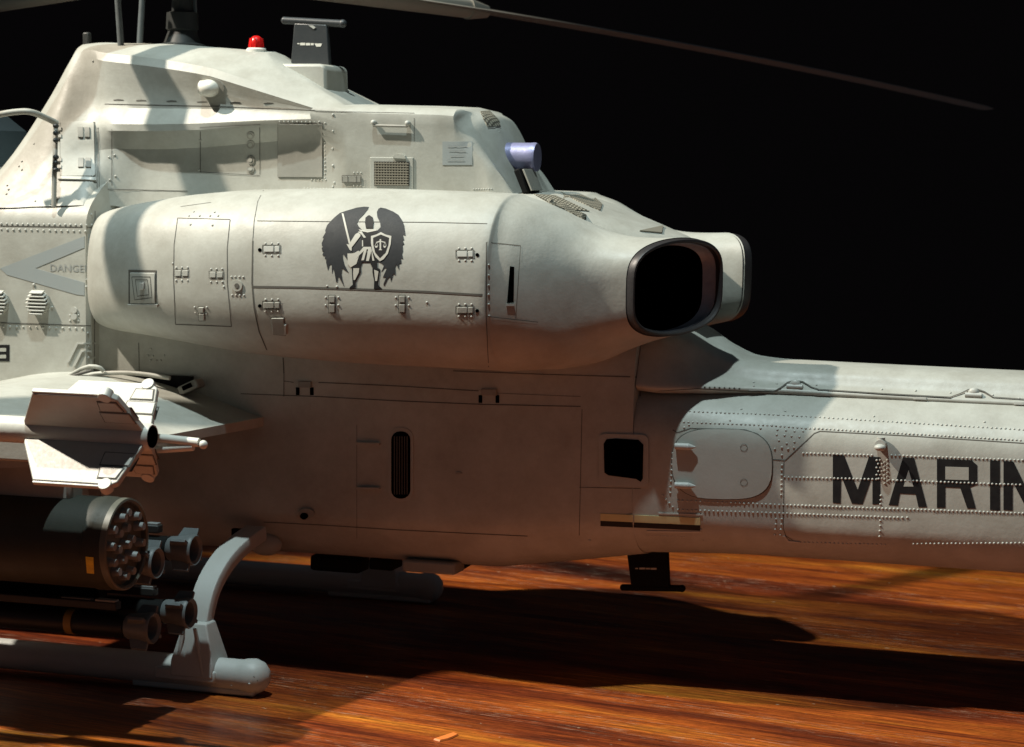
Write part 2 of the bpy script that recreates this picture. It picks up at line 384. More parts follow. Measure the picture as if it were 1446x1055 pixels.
b1 = [(0, 3.98), (-.5, 3.95), (-.78, 3.87), (-1.0, 3.72), (-1.20, 3.56), (-1.30, 3.36), (-1.31, 3.1), (-1.31, 2.45), (-1.27, 2.10), (-.86, 1.78), (0, 1.74)]
b2 = [(0, 3.94), (-.5, 3.9), (-.76, 3.83), (-.98, 3.68), (-1.16, 3.53), (-1.26, 3.36), (-1.27, 3.1), (-1.26, 2.5), (-1.14, 2.16), (-.7, 1.90), (0, 1.84)]
boom = body_loft('tail_boom', [(1.585, b0), (3.2, b1), (6.6, b1), (11.0, b2)], 0.12, PAINT, H, ck=2)
sp = lambda zt, w_, we, ze: [(0, zt), (-w_*.55, zt-.015), (-w_*.86, zt-.08), (-w_, zt-.22), (-w_-(we-w_)*.45, (zt+ze)/2-.1), (-we, ze+.03), (-we+.01, ze-.03), (-we+.2, ze-.1), (0, ze-.12)]
spine = body_loft('spine_cover', [(1.59, sp(4.72, 1.1, 1.34, 3.95)), (1.85, sp(4.71, 1.04, 1.32, 3.93)), (2.1, sp(4.62, .90, 1.22, 3.93)), (2.45, sp(4.42, .74, 1.04, 3.92)),
                    (2.85, sp(4.27, .68, .88, 3.91)), (3.3, sp(4.24, .64, .80, 3.90)), (11, sp(4.2, .64, .78, 3.84))], 0.08, PAINT, H, ck=2)

# engine nacelles --------------------------------------------------------
ST = [  # X, y outer, y inner, top, bottom
    (-5.93, -1.66, -0.9, 5.84, 4.56), (-5.90, -1.80, -.85, 5.93, 4.50), (-5.80, -1.98, -.8, 5.99, 4.45), (-5.5, -2.22, -.7, 6.07, 4.40), (-5.0, -2.45, -.6, 6.16, 4.36),
    (-4.3, -2.66, -.6, 6.26, 4.29), (-3.3, -2.82, -.6, 6.34, 4.19), (-1.6, -2.88, -.6, 6.375, 4.13), (-0.4, -2.85, -.6, 6.355, 4.12)]
rows = [((s[0], (s[1]+s[2])/2, (s[3]+s[4])/2), abs(s[1]-s[2])/2, (s[3]-s[4])/2, 0.0, 2.5) for s in ST]
rows += [((0.10, -1.715, 5.225), 1.112, 1.112, 2, 2.5), ((0.17, -1.70, 5.215), 1.082, 1.098, 3, 2.45), ((0.45, -1.665, 5.18), 1.045, 1.045, 7, 2.4), ((0.8, -1.62, 5.11), 0.965, 0.945, 13, 2.4), ((1.15, -1.56, 5.07), 0.88, 0.82, 21, 2.45), ((1.5, -1.49, 5.12), 0.80, 0.70, 29, 2.6), ((1.85, -1.44, 5.18), 0.765, 0.635, 34.5, 2.72)]
EX = (Vector((2.06, -1.41, 5.21)), .757, .612, 35.4, 2.75)
rows.append((tuple(EX[0]), EX[1], EX[2], EX[3], EX[4]))
def sring(c, hw, hh, phi, n, N=72, sgn=1, e=None):
    e = min(1.0, max(0.0, (phi-8)/27.0)) if e is None else e; nx, ny = n-.72*e, n+1.2*e; low = .15*(1-e)
    P = []; f = math.radians(phi); tx, ty = math.sin(f), math.cos(f)
    for k in range(N):
        t = 2*math.pi*k/N; a = math.copysign(abs(math.cos(t))**(2/nx), math.cos(t))*hw; b = math.copysign(abs(math.sin(t))**(2/ny), math.sin(t))*hh; b = b*(1+low if b > 0 else 1-low)-low*hh+a*.075*e
        P.append((c[0]+tx*a, (c[1]+ty*a)*sgn, c[2]+b))
    return P
def nac_rows(k=5):
    A = np.array([[*c, hw, hh, ph, n] for c, hw, hh, ph, n in rows]); u = [0]
    for i in range(1, len(A)): u.append(u[-1]+np.linalg.norm(A[i, :3]-A[i-1, :3])+.02)
    us = sorted(set([round(x, 5) for i in range(len(u)-1) for x in np.linspace(u[i], u[i+1], k+1)])); return pchip(u, A, us)
NR = nac_rows()
def nacelle(sgn):
    R = [sring(r[:3], r[3], r[4], r[5], r[6], sgn=sgn) for r in NR]
    V, F = rings_mesh(R, True, True, False)
    return obj('engine_nacelle', V, F, PAINT, H, 35)
def exhaust(sgn, nac):
    f = math.radians(EX[3]); nrm = Vector((math.cos(f), -math.sin(f), 0))
    def rg(s, d, dw=0, n=None, dy=0):
        c = EX[0]+nrm*d+Vector((0, dy, 0)); return sring(c, EX[1]+s+dw, EX[2]+s, EX[3], n or EX[4], sgn=sgn)
    # dark outer rim: lip standing proud of the nacelle
    V, F = rings_mesh([rg(-.006, -.03), rg(-.010, .0), rg(-.012, .09), rg(-.024, .115), rg(-.045, .118), rg(-.062, .10), rg(-.07, .02)], True, False, False)
    rim = obj('exhaust_rim', V, F, SOOT, nac, 30)
    V, F = rings_mesh([rg(-.066, .03), rg(-.078, .03)]+[sring(r[:3], r[3]-q, r[4]-q, r[5], r[6], sgn=sgn) for r, q in zip(NR[-2:-5:-1], (.08, .085, .095))], True, False, False)
    obj('exhaust_liner', V, F, NOZ, nac, 30)
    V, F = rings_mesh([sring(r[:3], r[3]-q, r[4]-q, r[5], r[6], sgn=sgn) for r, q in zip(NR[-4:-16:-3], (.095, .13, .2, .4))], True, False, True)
    obj('exhaust_back', V, F, VOID, nac)  # duct depth coloured black for its soot and deep shade
nac = nacelle(1); exhaust(1, nac)
nac_far = nacelle(-1); exhaust(-1, nac_far)
dk = lambda zt, w_, zs: [(0, zt), (-w_*.6, zt-.01), (-w_, zt-.05), (-w_-.25, zt-.25), (-w_-.3, zs), (0, zs)]
deck = body_loft('engine_deck', [(-5.8, dk(6.0, .8, 4.6)), (-4.5, dk(6.25, 1.0, 4.6)), (-1, dk(6.36, 1.1, 4.6)), (0.1, dk(6.35, 1.1, 4.6)), (0.6, dk(6.24, 1.1, 5.95)), (1.1, dk(6.06, 1.0, 5.78)), (1.6, dk(5.88, .8, 5.62)), (1.95, dk(5.75, .45, 5.5)), (2.2, dk(5.4, .3, 5.15))], 0.08, PAINT, H, ck=2)

# rotor pylon and rear cowling ---------------------------------------------
def w3(px, py, Y): v = W(px, py, Y); return (v.x, v.y, v.z)
PR = [  # rings: centre-top, top edge, crease, wall mid, wall low, wall foot (port)
    [(-9.3, 0, 6.35), (-9.3, -.4, 6.33), (-9.3, -.7, 6.3), (-9.3, -1.0, 6.25), (-9.3, -1.3, 6.2), (-9.3, -1.5, 6.02)],
    [(-7.95, 0, 6.5), (-7.95, -.4, 6.48), (-7.95, -.75, 6.42), (-7.95, -1.05, 6.33), (-7.95, -1.4, 6.22), (-7.95, -1.63, 6.0)],
    [(-7.62, 0, 7.0), (-7.62, -.4, 6.97), (-7.62, -.75, 6.8), (-7.62, -1.05, 6.6), (-7.6, -1.38, 6.3), (-7.6, -1.63, 6.02)],
    [(-7.2, 0, 7.70), (-7.2, -.38, 7.66), (-7.2, -.70, 7.4), (-7.2, -.98, 7.0), (-7.15, -1.30, 6.45), (-7.15, -1.62, 6.03)],
    [(-6.95, 0, 8.15), (-6.95, -.36, 8.10), (-6.95, -.64, 7.8), (-6.9, -.93, 7.3), (-6.85, -1.22, 6.65), (-6.8, -1.60, 6.05)],
    [(-6.80, 0, 8.34), (-6.80, -.34, 8.30), (-6.76, -.58, 8.15), (-6.70, -.80, 7.5), (-6.65, -1.16, 6.7), (-6.6, -1.60, 6.06)],
    [(-6.62, 0, 8.35), (-6.62, -.34, 8.31), (-6.52, -.66, 8.20), (-6.42, -.70, 7.5), (-6.35, -.92, 7.15), (-6.3, -1.0, 6.75), (-6.1, -1.56, 6.08)],
    [(-6.30, 0, 8.34), (-6.30, -.34, 8.29), (-6.25, -.74, 8.15), (-6.1, -.78, 7.46), (-6.0, -1.0, 7.14), (-5.95, -.9, 6.8), (-5.95, -1.15, 6.08)],
    [(-5.7, 0, 8.33), (-5.7, -.34, 8.28), w3(200, 83, -.86), (-5.6, -.79, 7.45), (-5.55, -1.02, 7.14), (-5.5, -.78, 6.80), (-5.5, -.92, 6.0)],
    [(-4.8, 0, 8.27), (-4.8, -.35, 8.23), w3(300, 101, -.98), (-4.7, -.83, 7.44), (-4.65, -1.05, 7.16), (-4.6, -.80, 6.84), (-4.6, -.88, 6.0)],
    [(-3.98, 0, 8.21), (-3.98, -.36, 8.17), w3(375, 128, -1.04), (-3.75, -.92, 7.41), (-3.7, -1.07, 7.22), (-3.7, -.84, 6.92), (-3.7, -.88, 6.0)],
    [(-3.88, 0, 8.15), (-3.90, -.38, 8.12), w3(443, 152, -1.06), (-3.0, -1.08, 7.38), (-2.98, -1.08, 7.25), (-2.95, -.90, 7.0), (-2.95, -.92, 6.0)],
    [(-2.75, 0, 7.50), (-2.62, -.80, 7.46), w3(480, 153.5, -1.05), (-2.55, -1.07, 7.36), (-2.55, -1.05, 6.8), (-2.55, -1.02, 6.0)],
    [(-2.2, 0, 7.49), (-2.2, -.90, 7.45), (-2.2, -1.0, 7.41), (-2.2, -1.07, 7.34), (-2.2, -1.05, 6.8), (-2.2, -1.02, 6.0)],
    [(-1.0, 0, 7.46), (-1.0, -.86, 7.42), (-1.0, -.96, 7.38), (-1.0, -1.04, 7.31), (-1.0, -1.03, 6.8), (-1.0, -1.0, 6.0)],
    [(-.86, 0, 7.41), (-.86, -.60, 7.38), (-.90, -.78, 7.33), (-.98, -1.0, 7.24), (-.75, -1.01, 6.8), (-.6, -1.0, 6.0)],
    [(-.70, 0, 7.34), (-.70, -.50, 7.31), (-.74, -.70, 7.25), (-.82, -.92, 7.12), (-.55, -1.0, 6.7), (-.42, -1.05, 6.0)],
    [(-.58, 0, 7.20), (-.58, -.46, 7.17), (-.60, -.64, 7.09), (-.66, -.87, 6.94), (-.40, -.97, 6.6), (-.22, -1.02, 6.0)],
    [(-.42, 0, 6.90), (-.42, -.44, 6.87), (-.44, -.60, 6.79), (-.46, -.83, 6.66), (-.24, -.95, 6.4), (-.04, -1.0, 6.0)],
    [(-.20, 0, 6.40), (-.20, -.42, 6.38), (-.20, -.58, 6.3), (-.14, -.80, 6.2), (-.02, -.92, 6.1), (.10, -.96, 6.0)]]
PR = [r if len(r) == 7 else r[:4]+[tuple((a+b)/2 for a, b in zip(r[3], r[4]))]+r[4:] for r in PR]
# refine along the length for smooth curvature
def refine(PR):
    A = np.array(PR, float); n = len(A); U = [0.0]
    for i in range(1, n): U.append(U[-1]+max(.05, float(np.linalg.norm(A[i, 3]-A[i-1, 3]))))
    us = []
    for i in range(n-1):
        k = 1 if i in (9, 10, 11) else 4
        us += [U[i]+(U[i+1]-U[i])*j/k for j in range(k)]
    us.append(U[-1]); return pchip(U, A, us)
RR = []
for r in refine(PR):
    P = [np.array(p) for p in r]; Q = [P[0]]
    for a, b in zip(P[:-1], P[1:]): Q += [a*.86+b*.14, a*.5+b*.5, a*.14+b*.86]
    Q.append(P[-1]); port = Q; star = [np.array((p[0], -p[1], p[2])) for p in Q[::-1]][:-1]
    RR.append([tuple(p) for p in port]+[tuple(p) for p in star])
V, F = rings_mesh(RR); cowl = obj('rotor_cowling', V, F, PAINT, H, 24)

skF, skB, skS, skN, skC, skD = Skin(fus), Skin(boom), Skin(spine), Skin(nac), Skin(cowl), Skin(deck)
skBS = Skin(boom, spine, fus); skND = Skin(nac, deck)

# ---- cowling details
seams('panel_seams', [[(148, 147), (300, 150), (445, 156)], [(139, 180), (140, 268)], [(137, 180), (137, 296)], [(140, 267), (265, 270)], (1.3, [(158, 183), (158, 262)]),
      (1.3, [(283, 180), (283, 243)]), (1.0, [(283, 180), (367, 176)]), (1.0, [(367, 176), (367, 246)]), (1.0, [(283, 243), (367, 248)]), (1.0, [(445, 157), (585, 160)]), (1.0, [(585, 160), (585, 200)])], skC, SEAM, cowl, 1.3)
for x in (160, 192, 235, 278, 325, 372):
    y = 141+(x-160)*0.022; plate('louvre', [[(x, y), (x+7, y-1), (x+14, y-.3), (x+15, y+1), (x+1, y+1.2)]], skC, .004, SEAM, cowl)
plate('access_panel', [rrect(86, 173, 134, 250, 3)], skC, .03, PAINT, cowl, 12)
seams('panel_gap', [[(86, 250), (85, 174), (134, 173), (134, 250)]], skC, SEAM, cowl, 2.2, .006)
plate('panel_lip', [rect(82, 250, 135, 254, .03)], skC, .03, RIVET, cowl, 12)
for y in (181, 225):
    for dx in (0, 10):
        plate('latch', [rect(111+dx, y, 119+dx, y+14)], skC, .05, PLATE, cowl, bevel=.008)
    for yy in (y+2, y+12): plate('hinge', [rect(80, yy-2, 88, yy+3)], skC, .045, RIVET, cowl, bevel=.006)
rivets([(112+i*6, y+d) for y in (181, 225) for d in (-1, 17) for i in range(4)]+[(79, 180), (79, 190), (79, 200), (75, 235), (75, 242)], skC, cowl, .017)
rivets([(48, 203), (10, 262), (12, 268), (9, 274), (31, 228), (27, 235), (31, 240), (50, 284), (72, 288), (92, 291), (114, 293), (131, 294), (139, 268), (139, 276), (154, 222), (162, 219), (155, 254), (163, 249), (131, 86)], skC, cowl, .02)
plate('access_panel', [rect(393, 175, 456, 250, .005)], skC, .016, PLATE, cowl, 12)
seams('panel_gap', [[(393, 250), (393, 175), (456, 174), (456, 250), (393, 250)]], skC, SEAM, cowl, 1.8, .008)
rivets(along([(395, 172), (455, 172)], 6.2)+along([(459, 174), (459, 252)], 5.5)+along([(440, 254), (460, 254)], 5), skC, cowl, .016)
rivets([(470, 162), (470, 185), (470, 210), (470, 234), (472, 258), (470, 264), (283, 198), (281, 240)], skC, cowl, .022)
rivets(along([(430, 266), (472, 267)], 4.5), skC, cowl, .015)
for y, h in ((191, 6), (204, 7), (226, 7), (239, 5)):
    plate('fastener', [circ(354, y, 5.5, h*.9, 12)], skC, .012, PLATE, cowl); plate('fastener_core', [circ(354, y, 3, h*.45, 10)], skC, .02, PAINT, cowl)
# grille with frame and bars
plate('grille_frame', [rect(523, 222, 584, 268, .01)], skC, .018, PANEL, cowl, bevel=.006)
plate('grille_backing', [rect(529, 228, 579, 262, .01)], skC, .022, GRILLE, cowl)
for i in range(9):
    y = 230+i*3.7; plate('grille_bar', [rect(530, y, 578, y+1.6, .01)], skC, .036, MESHM, cowl, depth=-.02)
o = plate('grille_mesh', [rect(531+i*3.9, 229, 532.3+i*3.9, 261) for i in range(12)], skC, .033, MESHM, cowl, depth=-.02); stuff(o)
rivets(along([(525, 224), (582, 224)], 6)+along([(525, 230), (525, 266)], 6)+along([(582, 230), (582, 266)], 6)+along([(531, 266), (578, 267)], 6), skC, cowl, .017)
plate('latch_hood', [[(556, 223), (558, 218.5), (563, 217), (570, 217.5), (573, 220), (574, 224)]], skC, .04, PAINT, cowl)
plate('latch', [rect(484, 249, 510, 257, .01)], skC, .02, PLATE, cowl, bevel=.005)
seams('latch_outline', [[(484, 248), (511, 248), (511, 258), (484, 258), (484, 248)], [(492, 248), (492, 258)], [(504, 248), (504, 258)]], skC, SEAM, cowl, 1.2, .024)
rivets([(500, 244), (505, 244), (510, 244), (500, 262), (505, 262), (510, 262)], skC, cowl, .014)
plate('blue_patch', [rect(625, 200, 667, 233)], skC, .007, BLUEDEC, cowl, 14)
seams('patch_print', [[(632, 207), (660, 207)], [(634, 213), (658, 214)], [(636, 221), (655, 220)], [(632, 227), (656, 227)]], skC, DARKBLUEDEC, cowl, 1.4, .012)
# grab handle on the rear cowling
p0, n0 = skC.hit(529, 173); p1, n1 = skC.hit(577, 174)
t1 = tube('grab_handle', [p0, p0+n0*.045, p0+n0*.05-Vector((0, 0, .04)), p1+n1*.05-Vector((0, 0, .04)), p1+n1*.045, p1], .018, PLATE, cowl, k=0)
for p_, n_ in ((p0, n0), (p1, n1)):
    bm = bmesh.new(); add_ball(bm, p_+n_*.045, .036); add_cyl(bm, p_-n_*.05, p_+n_*.04, .028); bmobj('handle_stud', bm, RIVET, t1)
plate('mesh_screen', [[(678, 158), (691, 157), (704, 170), (706, 178), (688, 179), (682, 168)]], skC, .012, SCREEN, cowl, 6)
seams('screen_edge', [[(688, 180), (706, 179)]], skC, SEAM, cowl, 1.6, .016)
rivets([(705, 186)]+along([(669, 267), (696, 267)], 3.6), skC, cowl, .014)
# wire handle and its dark post
tube('hand_rail', [W(-30, 170, -2.0), W(0, 161, -1.95), W(30, 157, -1.85), W(45, 158, -1.8), W(62, 165, -1.6), W(80, 174, -1.35)], .042, PAINT, H)
tube('post', [W(79, 172, -1.36), W(78, 215, -1.55), W(77, 240, -1.6), W(76, 292, -1.68)], .034, PLATE, H)
bm = bmesh.new()
for y in (178, 188, 198, 222, 230, 240): add_ball(bm, W(79, y, -1.5-(y-178)*.002), .05, (.8, 1, .7))
stuff(bmobj('post_clamps', bm, HUB, H))
# white dome light
c, nn = skC.hit(297, 124); lgt = bmesh.new(); add_ball(lgt, c+nn*.03, .145, (1, 1, .82)); add_cyl(lgt, c+nn*.03-Vector((.02, 0, 0)), c+nn*.03-Vector((.12, 0, 0)), .105)
bmobj('dome_light', lgt, WHITE, cowl, 60)
plate('light_base', [circ(300, 125, 17, 14)], skC, .008, PLATE, cowl)
# beacon
b = W(362, 70, -.1); lathe('beacon_base', [(-.08, .14), (0, .14), (.02, .12)], b, WHITE, H, axis='Z'); 
bc = lathe('red_beacon', [(0, .1), (.07, .105), (.13, .085), (.165, .04), (.17, 0)], b+Vector((0, 0, .02)), RED, H, axis='Z')
for k in range(10):
    a = k*math.pi/5; cyl('lens_rib', b+Vector((.104*math.cos(a), .104*math.sin(a), .03)), b+Vector((.085*math.cos(a), .085*math.sin(a), .15)), .011, RED, bc, seg=6)
# front stub antenna
s = W(123, 56, 0); box('stub_antenna', s, (.1, .1, .2), HUB, H, .02)
# purple pipe and dark flange
p = W(735, 222, -.35)
lathe('exhaust_pipe', [(-.7, .19), (.14, .19), (.20, .195), (.235, .185), (.24, .15), (.235, 0)], p, PURPLE, H)
bm = bmesh.new(); add_box(bm, W(744, 256, -.6), (.09, .5, .34), Matrix.Rotation(math.radians(-24), 3, 'Y')); bmobj('rear_flange', bm, BLACK, H, bevel=.02)
box('flange_strip', W(752, 254, -.62), (.025, .45, .30), PLATE, H, .005, Matrix.Rotation(math.radians(-24), 3, 'Y'))

# top antenna and its block
def prism(name, pts, Y, th, m, parent, bevel=0.0):
    P = [W(x, y, Y) for x, y in pts]; n = len(P); V = [p-Vector((0, th/2, 0)) for p in P]+[p+Vector((0, th/2, 0)) for p in P]
    F = [tuple(range(n)), tuple(range(n, 2*n))]+[(i, (i+1) % n, n+(i+1) % n, n+i) for i in range(n)]
    return obj(name, V, F, m, parent, 30, bevel)
prism('antenna_block', [(400, 92), (470, 92), (476, 97), (478, 152), (400, 152)], 0, .8, PAINT, H, .04)
prism('block_fairing', [(470, 120), (512, 152), (470, 152)], .25, .3, PAINT, H, .02)
ta = prism('blade_antenna', [(417, 33), (463, 35), (467, 92), (412, 92)], 0, .09, ANT, H, .015)
bm = bmesh.new(); add_cyl(bm, W(402, 29, 0), W(484, 33.5, 0), .05); add_ball(bm, W(402, 29, 0), .052); add_ball(bm, W(484, 33.5, 0), .058); bmobj('antenna_crossbar', bm, ANT, ta)
skA = Skin(ta)
plate('antenna_print', [rect(420, 61, 423, 62.5), rect(424, 60.5, 431, 64), rect(432, 60.8, 438, 64.2), rect(439, 61, 443, 64), [(444, 61.5), (455, 61.5), (453, 66), (447, 66)]], skA, .004, WHITE, ta)
plate('antenna_fitting', [[(436, 36), (442, 36), (446, 39), (443, 41)]], skA, .012, RIVET, ta)
# bottom antenna
ba = prism('belly_antenna', [(886, 778), (944, 779), (946, 826), (949, 829), (889, 828), (892, 825)], 0, .09, BLACK, H, .012)
bm = bmesh.new(); add_cyl(bm, W(880, 829.5, 0), W(963, 831, 0), .045); add_ball(bm, W(880, 829.5, 0), .045); add_ball(bm, W(963, 831, 0), .05); bmobj('antenna_crossbar', bm, BLACK, ba)
plate('antenna_print', [rect(897, 802, 901, 803.5), rect(903, 801.6, 911, 804), rect(912, 802, 918, 804), rect(919, 802, 927, 804.4)], Skin(ba), .004, LIGHTMARK, ba)

# ---- deck details
plate('mesh_screen', [[(754, 275), (784, 277), (832, 299), (796, 296), (775, 287)]], skND, .014, SCREEN, deck, 6)
plate('mesh_screen', [[(791, 271), (806, 269), (839, 279), (850, 289), (847, 298), (814, 284)]], skND, .014, SCREEN, deck, 6)
plate('scoop', [[(903, 327), (936, 320), (934, 330)]], skND, .02, MESHM, deck)

# ---- nacelle details
seams('panel_seams', [(1.2, [(372, 269), (364, 285), (359, 312), (357, 340)]), (2.6, [(357, 340), (356, 400), (359, 435), (366, 468), (377, 494), (386, 503)]), (3.4, [(357, 405), (430, 406), (520, 409), (600, 412), (687, 417)]), (1.1, [(363, 312), (460, 313), (600, 314), (688, 316)]),
      (1.8, [(687, 342), (686, 440)]), (1.3, [(686, 440), (690, 518)]), (1.2, [(251, 308), (325, 310)]), (1.5, [(251, 308), (246, 345), (245, 390), (248, 458)]), (1.5, [(325, 310), (321, 350), (321, 400), (327, 461)]), (1.8, [(248, 458), (327, 461)]),
      (1.0, [(688, 342), (735, 347)]), (1.0, [(688, 447), (760, 455)]), (1.0, [(255, 292), (298, 286)])], skN, SEAM, nac, 1.5)
seams('faint_seams', [(1.0, [(735, 347), (728, 450)]), (1.0, [(640, 523), (780, 529), (904, 532)])], Skin(nac, fus), SOFTSEAM, nac, 1.2)
nr = [(690, 374), (690, 389), (690, 403), (690, 416), (690, 430), (691, 446), (358+0, 0)][:-1]
plate('vent_slot', [[(720, 376), (726, 377), (725, 427), (716, 428)]], skN, .006, VOID, nac)
plate('slot_lip', [[(715, 429), (726, 429), (726, 432), (715, 432)]], skN, .02, RIVET, nac)
def latchset(x, y, vertical=False, light=True, dot=None):
    m = RIVET if light else PLATE
    if vertical:
        plate('latch', [rect(x-4, y-13, x+4, y-4)], skN, .015, m, nac, bevel=.005); plate('latch', [rect(x-4, y-1, x+4, y+10)], skN, .015, m, nac, bevel=.005)
        seams('latch_outline', [[(x-5, y-14), (x+5, y-14), (x+5, y+11), (x-5, y+11), (x-5, y-14)], [(x-5, y-2.5), (x+5, y-2.5)]], skN, SEAM, nac, 1.2, .007)
        return [(x-9, y-11), (x+9, y-11), (x-9, y), (x+9, y)]
    plate('latch', [rect(x-11, y-4, x+3, y+4)], skN, .015, m, nac, bevel=.005); plate('latch', [rect(x+4.5, y-4, x+11, y+4)], skN, .015, m, nac, bevel=.005)
    seams('latch_outline', [[(x-13, y-5.5), (x+12.5, y-5.5), (x+12.5, y+5.5), (x-13, y+5.5), (x-13, y-5.5)]], skN, SEAM, nac, 1.6, .007)
    if dot: plate('fastener_hole', [circ(x+dot, y+1, 2.6, 2.6, 10)], skN, .007, VOID, nac)
    return [(x-9, y-8), (x, y-8), (x+9, y-8), (x-9, y+9), (x, y+9), (x+9, y+9)]
nr += latchset(384, 352, dot=-17); nr += latchset(657, 359, dot=17, light=True); nr += latchset(384, 431, dot=-17, light=False); nr += latchset(657, 438, dot=17, light=False)
nr += latchset(469, 431, True, False); nr += latchset(568, 431, True, False)
for x, y in ((257, 386), (306, 388)):
    plate('latch', [rect(x-9, y-4, x-1, y+4)], skN, .014, PANEL, nac, bevel=.005); plate('latch', [rect(x+1, y-4, x+9, y+4)], skN, .014, PANEL, nac, bevel=.005)
    seams('latch_outline', [[(x-10.5, y-5), (x+10.5, y-5), (x+10.5, y+5), (x-10.5, y+5), (x-10.5, y-5)]], skN, SEAM, nac, 1.1, .007)
    nr += [(x-8, y-8), (x, y-8), (x+8, y-8), (x-8, y+10), (x, y+10), (x+8, y+10)]
plate('latch', [rect(281, 434, 288, 441)], skN, .02, PANEL, nac, bevel=.005); plate('latch', [rect(282, 443, 289, 452)], skN, .02, PANEL, nac, bevel=.005)
seams('latch_outline', [[(280, 433), (289, 433), (290, 453), (281, 453), (280, 433)]], skN, SEAM, nac, 1.1, .007)
nr += [(275, 434), (292, 434), (276, 442), (292, 443), (244, 372), (316, 405), (269, 317), (300, 318), (274, 299), (282, 305), (267, 305), (303, 300), (297, 305), (308, 305)]
nr += [(327+i*5.5, 391) for i in range(4)]+[(328+i*5.5, 417) for i in range(4)]+[(462, 404), (476, 405), (603, 427)]
plate('round_fastener', [circ(335.5, 403.5, 7.5, 8, 14)], skN, .02, PAINT, nac); plate('fastener_core', [circ(335.5, 403.5, 3.2, 3.6, 10)], skN, .026, SEAM, nac)
nr += [(335.5+6*math.cos(a), 403.5+6.5*math.sin(a), .013) for a in [k*math.pi/4 for k in range(8)]]
# square fuel-cap style hatch
plate('hatch_recess', [rect(182, 381, 221, 430, .02)], skN, .008, SEAM, nac, 12)
plate('hatch_lip', [rect(182, 429, 224, 432.5, .01)], skN, .03, RIVET, nac)
plate('hatch', [rect(185, 385, 220, 428, .01)], skN, .022, PANEL, nac, bevel=.008)
seams('hatch_lines', [[(188, 391), (214, 391), (216, 420), (192, 423), (188, 391)], [(193, 395), (210, 395), (212, 416), (196, 418), (193, 395)], [(200, 399), (206, 399), (206, 407), (200, 407), (200, 399)]], skN, SEAM, nac, 1.3, .026)
plate('hatch_handle', [rect(200, 399, 206, 409)], skN, .045, RIVET, nac, bevel=.006)
nr += [(187, 390, .013), (187, 400, .013), (187, 411, .013), (217, 396, .013), (218, 408, .013), (218, 419, .013)]
plate('small_hatch', [[(384, 449), (401, 449), (402, 473), (386, 471)]], skN, .02, PLATE, nac, bevel=.006)
seams('hatch_outline', [[(383, 448), (402, 448), (403, 474), (386, 472), (383, 448)]], skN, SEAM, nac, 1.2, .006)
plate('hinge', [rect(402, 458, 405, 471)], skN, .026, RIVET, nac)
rivets(nr, skN, nac, .019)

# emblem: winged knight with sword and shield ---------------------------------
E0 = lambda pts: [(440+x*150/1130, 280+y*140/1055) for x, y in pts]
wingL = [(610, 95), (560, 92), (480, 103), (370, 135), (300, 160), (245, 205), (205, 245), (165, 290), (145, 345), (150, 365), (118, 420), (130, 430), (108, 480), (112, 510), (128, 515), (108, 530), (118, 570), (135, 560), (116, 600), (128, 618), (150, 610), (140, 640), (158, 655),
         (155, 680), (175, 765), (192, 710), (215, 705), (218, 800), (232, 740), (245, 790), (262, 890), (275, 890), (282, 830), (305, 860), (348, 940), (330, 880), (318, 810), (325, 745), (395, 795), (350, 710), (332, 640), (335, 590), (410, 695), (375, 610), (385, 590), (435, 632), (420, 580), (450, 575), (462, 590), (470, 570), (490, 575),
         (530, 540), (560, 480), (540, 400), (545, 345), (500, 300), (485, 270), (505, 225), (560, 170), (600, 120)]
wingR = [(735, 102), (790, 112), (870, 145), (925, 180), (965, 240), (985, 290), (1000, 400), (970, 390), (985, 445), (970, 450), (985, 490), (968, 500), (972, 560), (962, 590), (972, 650), (950, 640), (955, 690), (930, 700), (930, 760), (905, 710), (912, 690), (890, 730), (892, 820), (870, 800), (845, 885), (835, 830), (815, 850), (770, 930), (765, 915), (795, 840),
         (760, 840), (800, 750), (780, 740), (745, 780), (770, 720), (740, 690), (690, 670), (660, 600), (600, 560), (560, 520), (560, 400), (600, 350), (700, 345), (735, 310), (730, 260), (700, 200), (695, 150), (712, 115)]
em = plate('winged_knight_emblem', [E0(wingL)], skN, .005, CHAR, nac, 8); em2 = plate('emblem_wing', [E0(wingR)], skN, .0055, CHAR, nac, 8)
dark = [[(575, 210), (600, 190), (615, 183), (650, 205), (662, 260), (655, 320), (580, 320), (570, 260)], [(500, 360), (700, 350), (720, 400), (640, 540), (540, 540), (530, 440)],
        [(490, 600), (700, 560), (700, 740), (730, 770), (650, 740), (620, 680), (540, 680), (520, 740), (445, 740), (470, 700), (500, 680)],
        [(430, 740), (520, 735), (525, 780), (470, 880), (470, 950), (405, 960), (410, 945), (440, 920), (432, 800)],
        [(650, 735), (725, 750), (722, 800), (705, 920), (748, 960), (665, 965), (668, 880), (650, 790)]]
for d in dark: plate('emblem_figure', [E0(d)], skN, .009, MARK, nac, 10)
